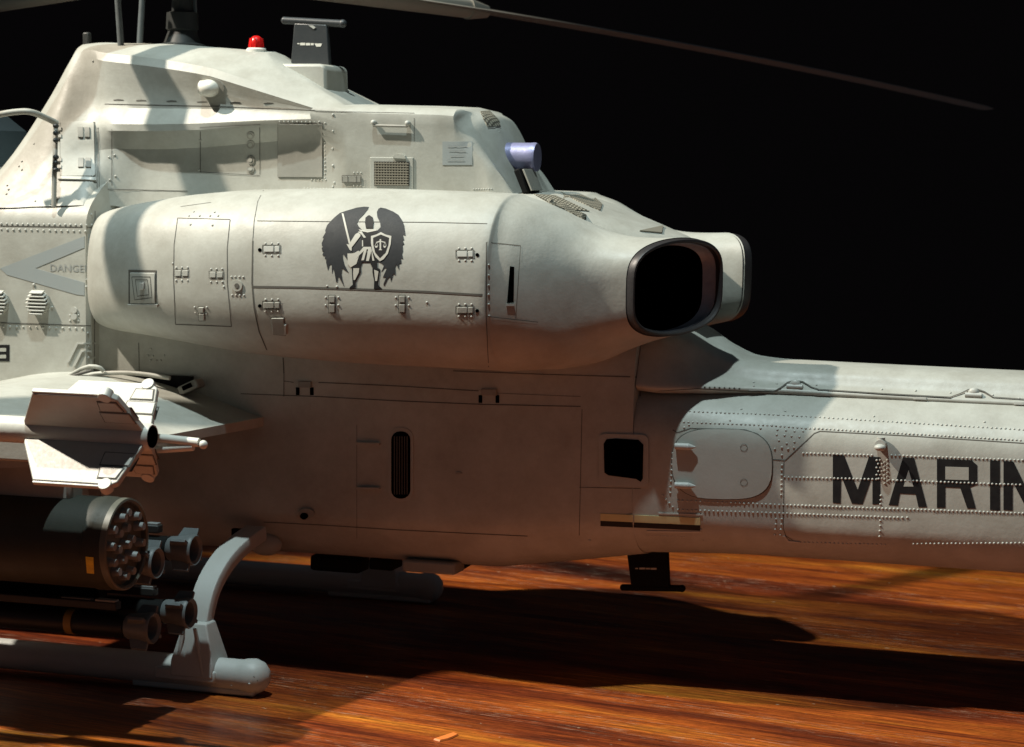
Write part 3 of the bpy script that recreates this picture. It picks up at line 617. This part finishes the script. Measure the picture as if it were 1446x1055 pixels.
light = [[(322, 165), (342, 168), (418, 480), (400, 490)], [(375, 490), (400, 495), (470, 385), (500, 370), (525, 390), (520, 410), (450, 500), (430, 525), (430, 560), (412, 555)],
         [(505, 335), (600, 355), (690, 335), (695, 348), (600, 368), (515, 350)], [(495, 362), (535, 355), (555, 385), (582, 420), (560, 425), (530, 385)],
         [(540, 450), (550, 450), (552, 515), (540, 515)], [(555, 520), (635, 520), (672, 665), (650, 665), (640, 560), (612, 668), (583, 668), (605, 545), (590, 545), (560, 660), (533, 662), (560, 560), (480, 640), (490, 600)],
         [(385, 590), (450, 590), (500, 560), (520, 575), (480, 700), (420, 735), (390, 700)],
         [(448, 745), (510, 745), (505, 790), (465, 870), (450, 870), (445, 800)], [(668, 760), (715, 780), (700, 880), (680, 880)],
         [(635, 405), (690, 390), (740, 365), (790, 390), (852, 405), (845, 490), (815, 590), (770, 650), (730, 672), (685, 630), (650, 560), (635, 480)],
         [(500, 250), (570, 175), (600, 130), (618, 95), (700, 105), (690, 160), (700, 220), (735, 270), (730, 310), (690, 330), (662, 325), (668, 260), (655, 205), (615, 180), (580, 205), (566, 260), (575, 322), (520, 318), (492, 300)]]
for d in light[:-1]: plate('emblem_highlight', [E0(d)], skN, .012, LIGHTMARK, nac, 10)
plate('emblem_shield', [E0([(657, 425), (740, 390), (828, 425), (820, 500), (790, 580), (730, 640), (680, 580), (660, 500)])], skN, .014, MARK, nac, 10)
plate('emblem_scales', [E0(q) for q in ([(728, 440), (744, 440), (744, 545), (758, 555), (715, 555), (728, 545)], [(690, 470), (730, 455), (790, 470), (790, 480), (740, 466), (692, 480)], [(675, 510), (712, 510), (700, 530), (685, 530)], [(765, 510), (800, 510), (788, 530), (775, 530)], [(690, 478), (694, 478), (680, 510), (676, 510)], [(694, 478), (698, 478), (712, 510), (708, 510)], [(782, 478), (786, 478), (770, 510), (766, 510)], [(786, 478), (790, 478), (802, 510), (798, 510)])], skN, .016, LIGHTMARK, nac)

# ---- forward fuselage details
seams('panel_seams', [(1.6, [(0, 319), (130, 321)]), (1.6, [(0, 456), (128, 460)]), (1.5, [(134, 298), (133, 545)]), (1.5, [(0, 549), (60, 548)]), (1.3, [(196, 484), (197, 535)])], skF, SEAM, fus)
frr = along([(2, 316), (130, 318)], 7.5)+along([(2, 324), (128, 327)], 8.5)+along([(5, 461), (120, 464)], 9.3)+along([(2, 543), (75, 542)], 6.5)
frr += [(129, 303), (128, 346), (130, 380), (122, 395), (122, 405), (124, 470), (125, 489), (134, 484), (125, 505), (134, 505), (48, 402, .028), (74, 434, .025), (213, 493), (209, 502), (213, 509), (221, 509), (227, 509), (216, 503), (232, 502)]
rivets(frr, skF, fus, .021)
for y, r in ((438, 4.5), (447, 4.5)): plate('fastener', [circ(105, y, r, r, 12)], skF, .02, RIVET, fus)
rivets([(99, 445), (111, 445), (99, 453), (111, 453)], skF, fus, .016)
tri = [(0, 379), (8, 376), (126, 331), (126, 347), (50, 378), (122, 400), (127, 418), (108, 417), (10, 388)]
plate('warning_triangle', [[(0, 379), (8, 376), (126, 331), (126, 347), (50, 379), (10, 388)], [(10, 388), (50, 379), (126, 401), (126, 418), (108, 416)]], skF, .005, BLUEDEC, fus)
print_text('warning_lettering', 'DANGER', 70, 383, 10, .02, skF, DARKBLUEDEC, fus, .005, 1.0)
plate('trim_strip', [[(95, 511), (109, 484), (127, 484), (127, 486), (111, 486), (98, 512)], [(104, 516), (115, 495), (128, 495), (128, 497), (117, 497), (107, 517)]], skF, .02, RIVET, fus)
plate('number_box', [rect(-20, 487, 13.5, 510)], skF, .006, MARK, fus); plate('number_cutout', [rect(-16, 491.5, 9, 496.5), rect(-16, 501, 9, 506)], skF, .009, PANEL, fus)
for cx in (55.5, -1.5):
    h, nn = skF.hit(cx, 427); bm = bmesh.new(); add_cyl(bm, h-nn*.02, h+nn*.05, .165, .155, 28); vt = bmobj('round_vent', bm, PANEL, H, 40)
    for i in range(7):
        dz = (i-3)*.047; hw = math.sqrt(max(.01, .158**2-dz**2)); c = h+Vector((0, 0, -dz))+nn*.065
        bm = bmesh.new(); add_box(bm, c, (2*hw, .09, .02), Matrix.Rotation(math.radians(24), 3, 'X')); bmobj('vent_slat', bm, RIVET, vt, bevel=.005)
    bm = bmesh.new(); add_cyl(bm, h+nn*.05, h+nn*.055, .15, .15, 28); bmobj('vent_backing', bm, SEAM, vt)

# ---- lower fuselage details
seams('panel_seams', [(2.2, [(400, 505), (401, 527)]), (1.3, [(401, 527), (401, 560)]), (1.3, [(401, 538), (415, 540)]), (1.5, [(450, 540), (560, 545), (676, 552)]), (1.6, [(340, 556), (450, 560), (560, 566), (680, 571), (820, 574)]),
      (2.0, [(905, 486), (904, 560)]), (1.9, [(372, 737), (450, 741), (560, 748), (660, 753), (745, 757)]), (1.2, [(640, 524), (780, 529), (904, 533)]), (1.0, [(822, 578), (818, 756)]), (1.0, [(818, 688), (905, 690)])], Skin(fus, boom), SEAM, fus)
seams('faint_seams', [[(504, 625), (538, 627)], [(504, 688), (538, 690)], [(504, 600), (504, 760)], [(700, 555), (745, 557)], [(745, 557), (820, 560)]], skF, SOFTSEAM, fus, 1.0)
for x, w_, y in ((418, 26, 538), (676, 30, 549)):
    hg = plate('hinge', [rect(x+4, y, x+w_-4, y+9, .03)], skF, .03, PLATE, fus, bevel=.008)
    plate('hinge_slot', [rect(x, y+9, x+5, y+20)], skF, .006, VOID, fus); plate('hinge_slot', [rect(x+w_-6, y+9, x+w_-1, y+20)], skF, .006, VOID, fus)
plate('slot_rim', [rrect(549, 604, 584, 708, 15)], skF, .012, PANEL, fus)
plate('vent_slot', [rrect(553, 609, 580, 704, 12)], skF, .016, VOID, fus)
for i in range(6): plate('slot_bar', [rect(557+i*3.6, 616, 558.4+i*3.6, 698)], skF, .024, GRILLE, fus)
for y in (626, 689): plate('step_plate', [rect(505, y-2, 537, y+1.5, .03)], skF, .05, PAINT, fus, bevel=.01)
plate('drain_fitting', [circ(434, 724, 11, 7, 12)], skF, .04, PLATE, fus); plate('fitting_hole', [circ(431, 727, 6, 4, 10)], skF, .045, VOID, fus)
plate('small_mark', [circ(648, 668, 5, 2, 10)], skF, .01, PLATE, fus)
plate('port_frame', [rrect(846, 612, 916, 686, 9, .03)], skBS if False else Skin(fus, boom), .02, PANEL, fus, 12)
plate('square_port', [[(857, 620), (870, 619), (902, 621), (909, 628), (908, 676), (905, 680), (899, 676), (860, 671), (854, 667), (853, 626)]], Skin(fus, boom), .028, VOID, fus, 12)
skFB = Skin(fus, boom)
for i, x in enumerate((848, 896, 942)):
    plate('cream_strip', [rect(x, 725+(x-848)*.045, x+(46 if i < 2 else 47), 735+(x-848)*.045, .045)], skFB, .008, CREAM, fus if i == 0 else boom, 16)
plate('black_strip', [rect(848, 735.3, 989, 742.5, .045)], skFB, .008, MARK, boom, 12)
plate('strip_edge', [rect(914, 749, 990, 751, .012), rect(930, 724, 992, 726, .03)], skFB, .012, RIVET, boom, 12)
rivets(along([(914, 756), (970, 758)], 5.2)+[(990, 748, .02), (993, 763)], skFB, boom, .012)
rivets([(833, 763, .03)], skF, fus)
# underside equipment
box('belly_box', W(612, 798, -.9), (.75, .4, .16), PLATE, H, .03)
box('belly_block', W(545, 794, -.3), (.35, .4, .16), BLACK, H, .03)
bm = bmesh.new(); add_box(bm, W(480, 794, -.2), (.75, .4, .22)); bmobj('belly_turret_fairing', bm, BLACK, H, bevel=.05)
prism('belly_fin', [(651, 788), (680, 789), (655, 804)], -.3, .1, BLACK, H)
box('crosstube_notch', W(343, 754, -1.53), (.3, .08, .13), VOID, H)
bm = bmesh.new(); add_ball(bm, W(375, 768, -1.2), .16, (1.5, .8, 1)); bmobj('belly_blister', bm, PAINT, H)

# ---- tail boom details
l = lambda *p: list(p)
seams('panel_seams', [(1.6, l((950, 607), (956, 611), (975, 605), (1052, 607), (1070, 613), (1084, 628), (1091, 648))), (1.6, l((1091, 649), (1109, 650), (1150, 612), (1158, 609), (1290, 616), (1446, 626))), (1.2, l((1107, 652), (1106, 746), (1110, 757), (1120, 763))),
      (1.4, l((930, 552), (985, 549), (1040, 552), (1056, 553))), ], skBS, SEAM, boom)
door = [(1020+70.5*max(-1, min(1, 1.0*math.copysign(abs(math.cos(t))**.62, math.cos(t)))), 655.5+49*math.copysign(abs(math.sin(t))**.75, math.sin(t))+.03*70*math.cos(t)) for t in [2*math.pi*k/40 for k in range(40)]]
dr = plate('oval_door', [door], skB, .022, PANEL, boom, 12)
seams('door_gap', [[(x+(x-1020)*.012, y+(y-655)*.012) for x, y in door+door[:1]]], skB, SEAM, boom, 1.6, .005)
for y in (629, 684):
    a, b_ = skB.hit(955, y)[0]-Vector((0, .07, 0)), skB.hit(974, y+1)[0]-Vector((0, .07, 0))
    bm = bmesh.new(); add_cyl(bm, a, b_, .040, .043, 14); add_cyl(bm, b_, b_+(b_-a).normalized()*.09, .043, .010, 14); add_box(bm, (a+b_)/2+Vector((-.02, .05, -.0)), (.10, .1, .03)); bmobj('door_hinge', bm, SKID, boom, 50)
rv = []
for cx, cy in ((1051, 632), (1051, 681)): rv += [(cx-8, cy-5), (cx+8, cy-5), (cx-8, cy+5), (cx+8, cy+5)]; seams('fastener_outline', [circ(cx, cy, 5, 5, 10)+[(cx+5, cy)]], skB, SOFTSEAM, boom, 1, .026)
sl = .030
L = lambda x0, y0, x1, y1, s=6.2: along([(x0, y0), (x1, y1)], s)
rv += L(968, 581, 1100, 586)+L(1100, 586, 1446, 607, 6.4)+L(966, 596, 1090, 601, 6.2)+L(1090, 601, 1150, 606, 6)+L(1150, 605, 1446, 622, 5.6)
rv += L(1134, 640, 1235, 643, 5.4)+L(1259, 643, 1446, 650, 5.6)+L(1108, 674, 1240, 677, 5.4)+L(1256, 678, 1446, 685, 5.6)
rv += L(958, 707, 1104, 713, 6.2)+L(1106, 713, 1270, 719, 5.4)+L(1274, 719, 1446, 725, 5.5)+L(958, 720, 1104, 725, 6.2)+L(1106, 725, 1268, 731, 5.4)+[(1274, 731), (1281, 731)]
rv += L(1104, 657, 1103, 705, 7)+L(1096, 733, 1094, 757, 7.5)+L(1104, 733, 1102, 757, 7.5)+L(1243, 735, 1242, 762, 7.5)+L(1244, 700, 1243, 714, 6)
rv += L(1130, 766, 1250, 769, 6)+L(1290, 768, 1446, 767, 6)+L(950, 640, 946, 700, 8)+L(936, 700, 950, 716, 7)
for k in range(6):
    for j in range(2): rv.append((1238+j*5+(k % 2)*2.5, 650+k*5.2))
    rv.append((1253, 650+k*6)); rv.append((1249, 653+k*6))
for x, y in ((1074, 605), (1086, 609), (1098, 607), (1110, 608), (1122, 609), (1134, 609), (1085, 616), (1097, 614), (1108, 615), (1118, 616), (1129, 617), (1091, 624), (1100, 622), (1111, 626), (1122, 624), (1094, 634), (1104, 632), (1104, 643), (1113, 634), (1121, 632)): rv.append((x, y))
rv += [(1031, 594), (1047, 578), (1109, 581), (1234, 588), (1390, 596), (966, 604), (973, 600), (1045, 620, .0)][:-1]
rv = [p for p in rv if not (p[0] < 1094 and 606 < p[1] < 704 and p[0] > 978 and (abs(p[0]-1051) > 9.5))]
rivets(rv, skB, boom, .0185)
plate('panel_edge', [[(1106, 757), (1113, 765), (1130, 766), (1130, 764.5), (1114, 763), (1108, 756)]], skB, .015, RIVET, boom)
# lettering MARINES, painted block capitals
def quad(a, b_, c, d): return [a, b_, c, d]
LET = {
 'M': [[(1176, 642), (1192, 643), (1211, 692), (1227, 645), (1243, 645.5), (1243, 712), (1232, 712), (1232, 672), (1218, 712), (1203, 711), (1188, 672), (1187, 711), (1176, 710)]],
 'A': [[(1275, 646), (1291, 647), (1309, 716), (1297, 716), (1293, 698), (1271, 697), (1268, 714), (1255, 713)]],
 'R': [[(1323, 648), (1372, 650), (1380, 657), (1380, 684), (1370, 688), (1378, 718), (1366, 718), (1356, 689), (1335, 688), (1335, 717), (1323, 717)]],
 'I': [[(1398, 650), (1412, 651), (1412, 721), (1398, 720)]],
 'N': [[(1417, 651), (1431, 652), (1452, 695), (1452, 653), (1464, 654), (1464, 724), (1452, 723), (1430, 680), (1430, 721), (1417, 720)]],
 'E': [[(1474, 654), (1512, 656), (1512, 666), (1486, 665), (1486, 683), (1508, 684), (1508, 693), (1486, 692), (1486, 714), (1513, 715), (1513, 726), (1474, 724)]],
 'S': [[(1526, 656), (1560, 657), (1560, 668), (1536, 667), (1536, 684), (1562, 685), (1562, 728), (1524, 727), (1524, 717), (1552, 718), (1552, 695), (1526, 694)]]}
for k, polys in LET.items(): plate('letter', polys, skB, .004, MARK, boom, 14)['label'] = 'black painted capital letter '+k
plate('letter_counter', [[(1283, 664), (1290, 687), (1276, 687)]], skB, .0065, PANEL, boom); plate('letter_counter', [[(1335, 659), (1368, 660), (1368, 678), (1335, 677)]], skB, .0065, PANEL, boom)
# little knob above the lettering
h, nn = skB.hit(1245, 627); bm = bmesh.new(); add_cyl(bm, h-Vector((0, -.02, 0)), h-Vector((0, .13, 0)), .07, .065, 16); add_cyl(bm, h+Vector((0, -.06, .02)), h+Vector((0, -.06, .09)), .05, .05, 14); add_ball(bm, h+Vector((0, -.12, -.03)), .072, (1, 1, .6)); bmobj('static_port', bm, RIVET, boom, 50)
# spine edge line with hinge bumps
ed = [(1056, 552), (1092, 553), (1102, 549), (1112, 541), (1122, 538), (1134, 540), (1146, 548), (1156, 551), (1250, 557), (1342, 562), (1356, 557), (1368, 551), (1378, 550), (1390, 554), (1402, 562), (1446, 565)]
seams('cover_edge_line', [(2.6, ed)], skBS, SEAM, spine, off=.014)
rivets([(1064, 540), (1064, 545), (1097, 542), (1153, 544), (1245, 550), (1293, 552), (1342, 555), (1402, 558), (1439, 563)], skBS, spine, .02)
rivets(L(995, 547, 1050, 549, 7), skBS, spine, .016, GRILLE)
for x, y in ((1123, 546), (1375, 558)):
    h, nn = skBS.hit(x, y); bm = bmesh.new(); add_cyl(bm, h+Vector((-.1, -.03, 0)), h+Vector((.1, -.03, 0)), .035, .035, 12); add_ball(bm, h+Vector((0, -.01, .03)), .07, (1, .6, .9)); bmobj('cover_hinge', bm, RIVET, spine, 50)
for q in (rect(1058, 549, 1080, 551.5, .03), rect(1150, 555, 1172, 557.5, .03), rect(1290, 561, 1308, 563.5, .03), rect(1432, 568, 1446, 571, .03)): plate('cover_tab', [q], skBS, .012, RIVET, spine)

# ---- stub wing -------------------------------------------------------------
def wing():
    rs = []
    for y, te, le, zt, th in ((-1.2, -3.42, -7.9, 3.26, 1.0), (-1.5, -3.46, -7.9, 3.26, 1.0), (-3.5, -3.80, -7.9, 3.24, .92), (-6.05, -4.20, -7.8, 3.22, .8)):
        c = te-le; up = [(0, .05), (.03, .07), (.15, .21), (.3, .36), (.45, .45), (.6, .47), (.75, .42), (.88, .30), (.96, .16), (1, 0)]; lo = [(.96, -.08), (.85, -.14), (.6, -.16), (.3, -.12), (.05, -.05), (0, -.05)]
        rs.append([(te-c*u, y, zt+v*th*1.25) for u, v in chaikin_open(up+lo, 2)])
    V, F = rings_mesh(rs); return obj('stub_wing', V, F, PAINT, H, 30)
wg = wing()
# wing root fence, brackets
tube('wing_root_rail', [W(125, 530, -1.9), W(140, 527, -1.9), W(190, 526, -1.9), W(240, 534, -1.9)], .03, PAINT, H)
tube('wing_root_bracket', [W(93, 533, -2.0), W(122, 517, -2.0), W(140, 518, -2.0), W(146, 524, -1.95)], .028, PAINT, H, k=1)
tube('wing_root_bracket', [W(93, 534, -2.05), W(112, 528, -2.05), W(130, 523, -2.0)], .02, GRILLE, H, k=1)
box('root_gap', W(200, 538, -1.56), (1.5, .1, .18), BLACK, H)
bx = box('root_fitting', W(270, 546, -1.75), (.3, .22, .12), PLATE, H, .02, Matrix.Rotation(math.radians(-25), 3, 'Y')); box('fitting_slot', W(264, 546, -1.88), (.14, .02, .06), VOID, bx, rot=Matrix.Rotation(math.radians(-25), 3, 'Y'))
# wingtip launcher rail
LY = -6.2
rl = box('launcher_rail', (-5.6, LY, 3.42), (4.2, .22, .30), PAINT, H, .03)
a = W(222, 622, LY); e = W(287, 628, LY)
tube('launcher_tail', [a-Vector((.3, 0, -.02)), a+Vector((0, 0, .03)), e+Vector((-.05, 0, .02))], .05, WHITE, rl, k=1)
tube('launcher_tail', [a-Vector((.3, 0, .12)), a-Vector((0, 0, .1)), e+Vector((-.12, 0, -.03))], .045, WHITE, rl, k=1)
bm = bmesh.new(); add_ball(bm, e, .05); bmobj('tail_knob', bm, WHITE, rl)
# pylon over the pod
box('pod_pylon', (-5.6, -5.4, 2.95), (3.1, .32, .5), PAINT, H, .06)

# ---- skids ------------------------------------------------------------------
def skid(y, xe):
    s = lathe('skid_tube', [(0, .19), (6.2-.0, .2), (6.25, .2), (6.3, .215), (6.42, .225), (6.52, .19), (6.585, .12), (6.61, 0)], (xe-6.61, y, .25), SKID, H, 32)
    b = box('skid_shoe', (xe-1.0, y, .06), (1.7, .26, .09), SKID, s, .03)
    return s
sk = skid(-3.2, -2.60)
skK = Skin(sk); rivets([(299, 968, .022), (327, 968, .022), (352, 966, .022)], skK, sk)
seams('tube_seam', [(1.4, [(297, 936), (295, 945), (297, 960)]), (1.2, [(358, 955), (364, 962)])], skK, SEAM, sk, off=.006)
skid(3.2, -2.60)
# rear crosstube leg: flat curved strut
def strut(sgn):
    path = [W(356, 752, -1.45), W(340, 768, -1.95), W(318, 790, -2.45), W(298, 826, -2.90), W(286, 866, -3.12), W(281, 905, -3.2)]
    P = [Vector((-3.58, p.y*sgn, p.z)) for p in (Vector(tuple(q)) for q in chaikin_open([tuple(p) for p in path], 2))]; R = []
    for i, p in enumerate(P):
        t = (P[min(i+1, len(P)-1)]-P[max(i-1, 0)]).normalized(); x = Vector((1, 0, 0)); b = t.cross(x).normalized()
        w_, d = .15, .10
        R.append([p+x*w_*.92+b*d, p+x*w_+b*d*.6, p+x*w_-b*d*.6, p+x*w_*.92-b*d, p-x*w_*.92-b*d, p-x*w_-b*d*.6, p-x*w_+b*d*.6, p-x*w_*.92+b*d])
    V, F = rings_mesh(R); o = obj('skid_leg', V, F, SKID, H, 28, .01)
    # saddle
    c = Vector((-3.56, -3.2*sgn, 0)); V = []
    for z, wx, wy in ((.22, .30, .24), (.42, .29, .23), (.86, .17, .145), (.90, .16, .13)):
        V.append([c+Vector((sx*wx, sy*wy, z)) for sx, sy in ((-1, -1), (1, -1), (1, 1), (-1, 1))])
    VV, F = rings_mesh(V); s = obj('leg_saddle', VV, F, SKID, o, 25, .02)
    bm = bmesh.new(); add_box(bm, c+Vector((.10, -.21*sgn, .55)), (.04, .06, .62), Matrix.Rotation(math.radians(-11), 3, 'Y')); add_box(bm, c+Vector((-.18, -.19*sgn, .5)), (.05, .06, .6), Matrix.Rotation(math.radians(8), 3, 'Y')); bmobj('saddle_web', bm, SKID, o, bevel=.01)
    bm = bmesh.new(); add_box(bm, c+Vector((-.1, 0, .24)), (.85, .46, .16)); bmobj('saddle_base', bm, SKID, o, bevel=.03)
strut(1); strut(-1)

# ---- rotor head and blades ------------------------------------------------------
hub = Vector((-5.55, 0.3, 9.42)); mz = W(238, 62, 0).z
ms = lathe('rotor_mast', [(-.3, .34), (0, .34), (.03, .26), (.2, .2), (.22, .23), (.45, .22), (.47, .15), (1.5, .15)], (hub.x, hub.y, mz), HUB, H, axis='Z')
for a, b_ in (((172, 64, -.3), (163, -20, -.3)), ((196, 64, .6), (204, -20, .6)), ((275, 66, .5), (273, -20, .5))):
    cyl('pitch_rod', W(*a)-Vector((0, 0, .2)), W(*b_)+Vector((0, 0, .3)), .045, STEEL, H, seg=10)
lathe('rotor_hub', [(-.25, .3), (-.2, .5), (.2, .5), (.25, .3)], hub, HUB, H, axis='Z')
tip = W(1392, 153, 17.0)
d0 = (tip-hub); ang0 = math.atan2(d0.y, d0.x); Lb = math.hypot(d0.x, d0.y); droop = (hub.z-tip.z)
for k in range(3):                       # the fourth would stand towards the camera, outside the picture
    a = ang0+k*math.pi/2; u = Vector((math.cos(a), math.sin(a), 0)); v = Vector((-math.sin(a), math.cos(a), 0)); R = []
    for i in range(25):
        s_ = i/24; r = .9+(Lb-.9)*s_; f = r/Lb; z = hub.z-droop*(0.55*f+0.45*f*f)
        ch = .34 if s_ > .25 else (.20+.14*s_/.25); ch *= (1 if s_ < .97 else .6); c = hub+u*r; c.z = z; pt = math.radians(4)
        vv = v*math.cos(pt)+Vector((0, 0, 1))*math.sin(pt); nz = Vector((0, 0, 1))
        R.append([c+vv*ch, c+vv*ch*.6+nz*.04, c-vv*ch*.2+nz*.045, c-vv*ch, c-vv*ch*.2-nz*.03, c+vv*ch*.6-nz*.035])
    V, F = rings_mesh(R); bl = obj('rotor_blade', V, F, BLADE, H, 50)
    f = lambda r: hub+u*r+Vector((0, 0, -droop*(0.55*r/Lb+0.45*(r/Lb)**2)))
    bm = bmesh.new(); add_cyl(bm, f(.3), f(5.35), .24, .15, 20); add_cyl(bm, f(5.35), f(5.75), .17, .10, 20); bmobj('blade_cuff', bm, CUFF, bl, 40)
# canopy rear edge at the left
V = [(-13.6, -1.25, 6.2), (-8.05, -1.1, 6.25), (-8.35, -.85, 7.1), (-9.0, -.5, 7.7), (-12.8, -.45, 7.6)]
V2 = [(x, -y, z) for x, y, z in V]; n = 5
obj('canopy', V+V2, [tuple(range(n)), tuple(range(n, 2*n))]+[(i, (i+1) % n, n+(i+1) % n, n+i) for i in range(n)], GLASS, H, 25, .05)

# ------------------------------------------------------------------ weapons hung on the wing
POD = (-3.42, -5.4, 2.24)
pod = thing('rocket_pod', 'dark olive rocket pod under the stub wing with its ring of tube ends facing right', 'rocket pod', POD)
def rel(o, root):      # parts are built in place, then measured from their thing
    o.data.transform(Matrix.Translation(-Vector(root.location))); return o
def relall(root):
    for ch in children_of(root):
        rel(ch, root)
        for g in children_of(ch): rel(g, root)
pr = .535
pb = lathe('pod_body', [(-5.2, .3), (-5.0, .5), (-4.9, pr), (-.30, pr), (-.29, pr+.012), (-.18, pr+.012), (-.17, pr+.004), (-.03, pr+.002), (0, pr-.012), (-.01, pr-.04), (-.14, pr-.05)], POD, OLIVE, pod, 64)
lathe('pod_rim', [(-.06, pr+.006), (.012, pr+.002), (.02, pr-.02), (.0, pr-.045), (-.1, pr-.05)], POD, RIM, pod, 64)
lathe('pod_face', [(-.16, .47), (-.15, .48), (-.145, .48), (-.145, .0)], POD, BLACK, pod, 48)
spots = [(0, 0)]+[(.185*math.cos(a), .185*math.sin(a)) for a in [math.radians(60*k+10) for k in range(6)]]+[(.365*math.cos(a), .365*math.sin(a)) for a in [math.radians(30*k+25) for k in range(12)]]
for y, z in spots:
    c = Vector(POD)+Vector((-.14, y, z)); j = Vector((random.uniform(.15, .23), random.uniform(-.012, .012), random.uniform(-.012, .012)))
    t = cyl('tube_end', c, c+j, .066, TUBE, pod, .046, 12)
skP = Skin(pb); plate('yellow_label', [[(121, 786), (132, 787), (133, 810), (123, 809)]], skP, .006, YEL, pod)
relall(pod)

HY = {'n': -4.72, 'f': -3.88}
def missile(px, py, Y, label):
    c = W(px, py, Y); t = thing('missile', label, 'missile', c, 'black missiles with grey tail rings beside the skid')
    b_ = lathe('missile_body', [(-4.5, .0), (-4.4, .1), (-4.2, .15), (-.34, .15), (-.33, .155)], c, MISS, t, 32)
    lathe('colour_band', [(-4.1, .152), (-4.1, .155), (-3.2, .155), (-3.2, .152)], c, MISSB, t, 32)
    lathe('tail_ring', [(-.34, .13), (-.30, .155), (-.14, .168), (-.03, .192), (.015, .190), (.03, .178), (.0, .138), (-.15, .12), (-.3, .1)], c, STEEL, t, 32)
    lathe('nozzle_bore', [(-.14, .115), (-.13, .115), (-.13, 0)], c, VOID, t, 24)
    for k in range(4):
        a = math.radians(45+90*k+12); d = Vector((0, math.cos(a), math.sin(a))); s_ = Vector((0, -math.sin(a), math.cos(a))); R = []
        pts = [(-.26, .15), (-.20, .285), (-.0, .285), (.0, .15)]
        V = [c+Vector((x, 0, 0))+d*r+s_*q for q in (-.022, .022) for x, r in pts]
        obj('tail_fin', V, [(0, 1, 2, 3), (4, 5, 6, 7)]+[(i, (i+1) % 4, 4+(i+1) % 4, 4+i) for i in range(4)], STEEL, t, 25, .006)
    return t
for px, py, Y, lb in ((220, 795, HY['n'], 'missile with grey tail ring partly hidden behind the rocket pod rim'), (273.5, 777, HY['f'], 'upper far missile, tail ring right of the rocket pod and nearest the strut top'),
                      (215, 887, HY['n'], 'lower near missile above the skid tube with a dull yellow band'), (267, 866, HY['f'], 'lower far missile whose tail ring touches the curved skid strut')):
    t = missile(px, py, Y, lb)
    if py > 880: lathe('yellow_band', [(-1.12, .153), (-1.12, .157), (-1.02, .157), (-1.02, .153)], t.location, DULLYEL, t, 32)
    relall(t)
lc = W(240, 830, -4.3)
la = thing('missile_launcher', 'black four rail launcher rack between the dark missiles beside the skid', 'launcher', (lc.x-2.2, -4.3, lc.z))
box('launcher_frame', (lc.x-2.6, -4.3, lc.z), (3.4, .22, 1.1), BLACK, la, .03)
for px, py, Y in ((220, 795, HY['n']), (273.5, 777, HY['f']), (215, 887, HY['n']), (267, 866, HY['f'])):
    c = W(px, py, Y); rl_ = box('launch_rail', c+Vector((-1.6, .0, .235)), (2.3, .14, .10), HUB, la, .015)
    box('rail_plate', c+Vector((-.60, -.01, .295)), (.27, .10, .03), TUBE, rl_, .006); box('rail_plate', c+Vector((-1.0, -.01, .295)), (.4, .08, .02), STEEL, rl_, .006)
relall(la)

# sidewinder-type missile on the wingtip with four fins
TC = W(212, 617, -6.66)
tm = thing('wingtip_missile', 'white missile with four broad fins on the wingtip launcher at left', 'missile', TC)
lathe('missile_body', [(-6, .05), (-5.6, .15), (-.10, .15), (0, .148), (.03, .135), (.02, .11), (-.1, .1), (-.12, 0)], TC, MWHITE, tm, 40)
lathe('nozzle', [(-.05, .118), (.035, .118), (.036, 0)], TC, VOID, tm, 30)
for k in range(4):
    a = math.radians(45+90*k); d = Vector((0, math.cos(a), math.sin(a))); s_ = Vector((0, -math.sin(a), math.cos(a)))
    pts = [(-1.48, .13), (-1.46, .20), (-1.15, .70), (-.20, .70), (-.02, .60) if False else (-.14, .66), (-.02, .13)]
    def slab(P, q0, q1):
        V = [TC+Vector((x, 0, 0))+d*r+s_*q for q in (q0, q1) for x, r in P]; n = len(P)
        return V, [tuple(range(n)), tuple(range(n, 2*n))]+[(i, (i+1) % n, n+(i+1) % n, n+i) for i in range(n)]
    V, F = slab(pts, -.038, .038); fn = obj('fin', V, F, FIN, tm, 25, .012)
    for sd in (-1, 1):
        for P in ([(-.42, .28), (-.42, .44), (-.08, .44), (-.06, .28)], [(-.40, .48), (-.38, .62), (-.17, .62), (-.13, .48)]):
            V, F = slab(P, sd*.036, sd*.052); obj('fin_plate', V, F, FIN, fn, 25, .006)
            Q = [(x+(-.014 if i < 2 else .014), r+(.014 if i in (1, 2) else -.014)) for i, (x, r) in enumerate(P)]; V, F = slab(Q, sd*.037, sd*.041); obj('plate_gap', V, F, SEAM, fn)
    bm = bmesh.new(); c0 = TC+d*.70; add_cyl(bm, c0+Vector((-.27, 0, 0))-s_*.055, c0+Vector((-.27, 0, 0))+s_*.055, .075, .075, 16); add_box(bm, c0+Vector((-.73, 0, 0)), (.84, .05, .05), Matrix.Rotation(a, 3, 'X')); bmobj('fin_tip_wheel', bm, MWHITE, fn, 40, .006)
relall(tm)

# orange chip on the table
g = ray(630, 1042); g = CP+g*(-CP.z/g.z)
V = [(-.10, -.16, 0), (-.01, -.20, 0), (.05, -.10, 0), (.08, .02, 0), (.10, .16, 0), (.02, .22, 0), (-.04, .02, 0)]
ch = obj('wood_chip', [(x, y, .004) for x, y, z in V]+[(x*.9, y*.9, .022) for x, y, z in V], [tuple(range(7)), tuple(range(7, 14))]+[(i, (i+1) % 7, 7+(i+1) % 7, 7+i) for i in range(7)], CHIPM, None, 30)
ch.location = (g.x, g.y, 0); ch['label'] = 'small bright orange chip lying on the wooden tabletop'; ch['category'] = 'chip'
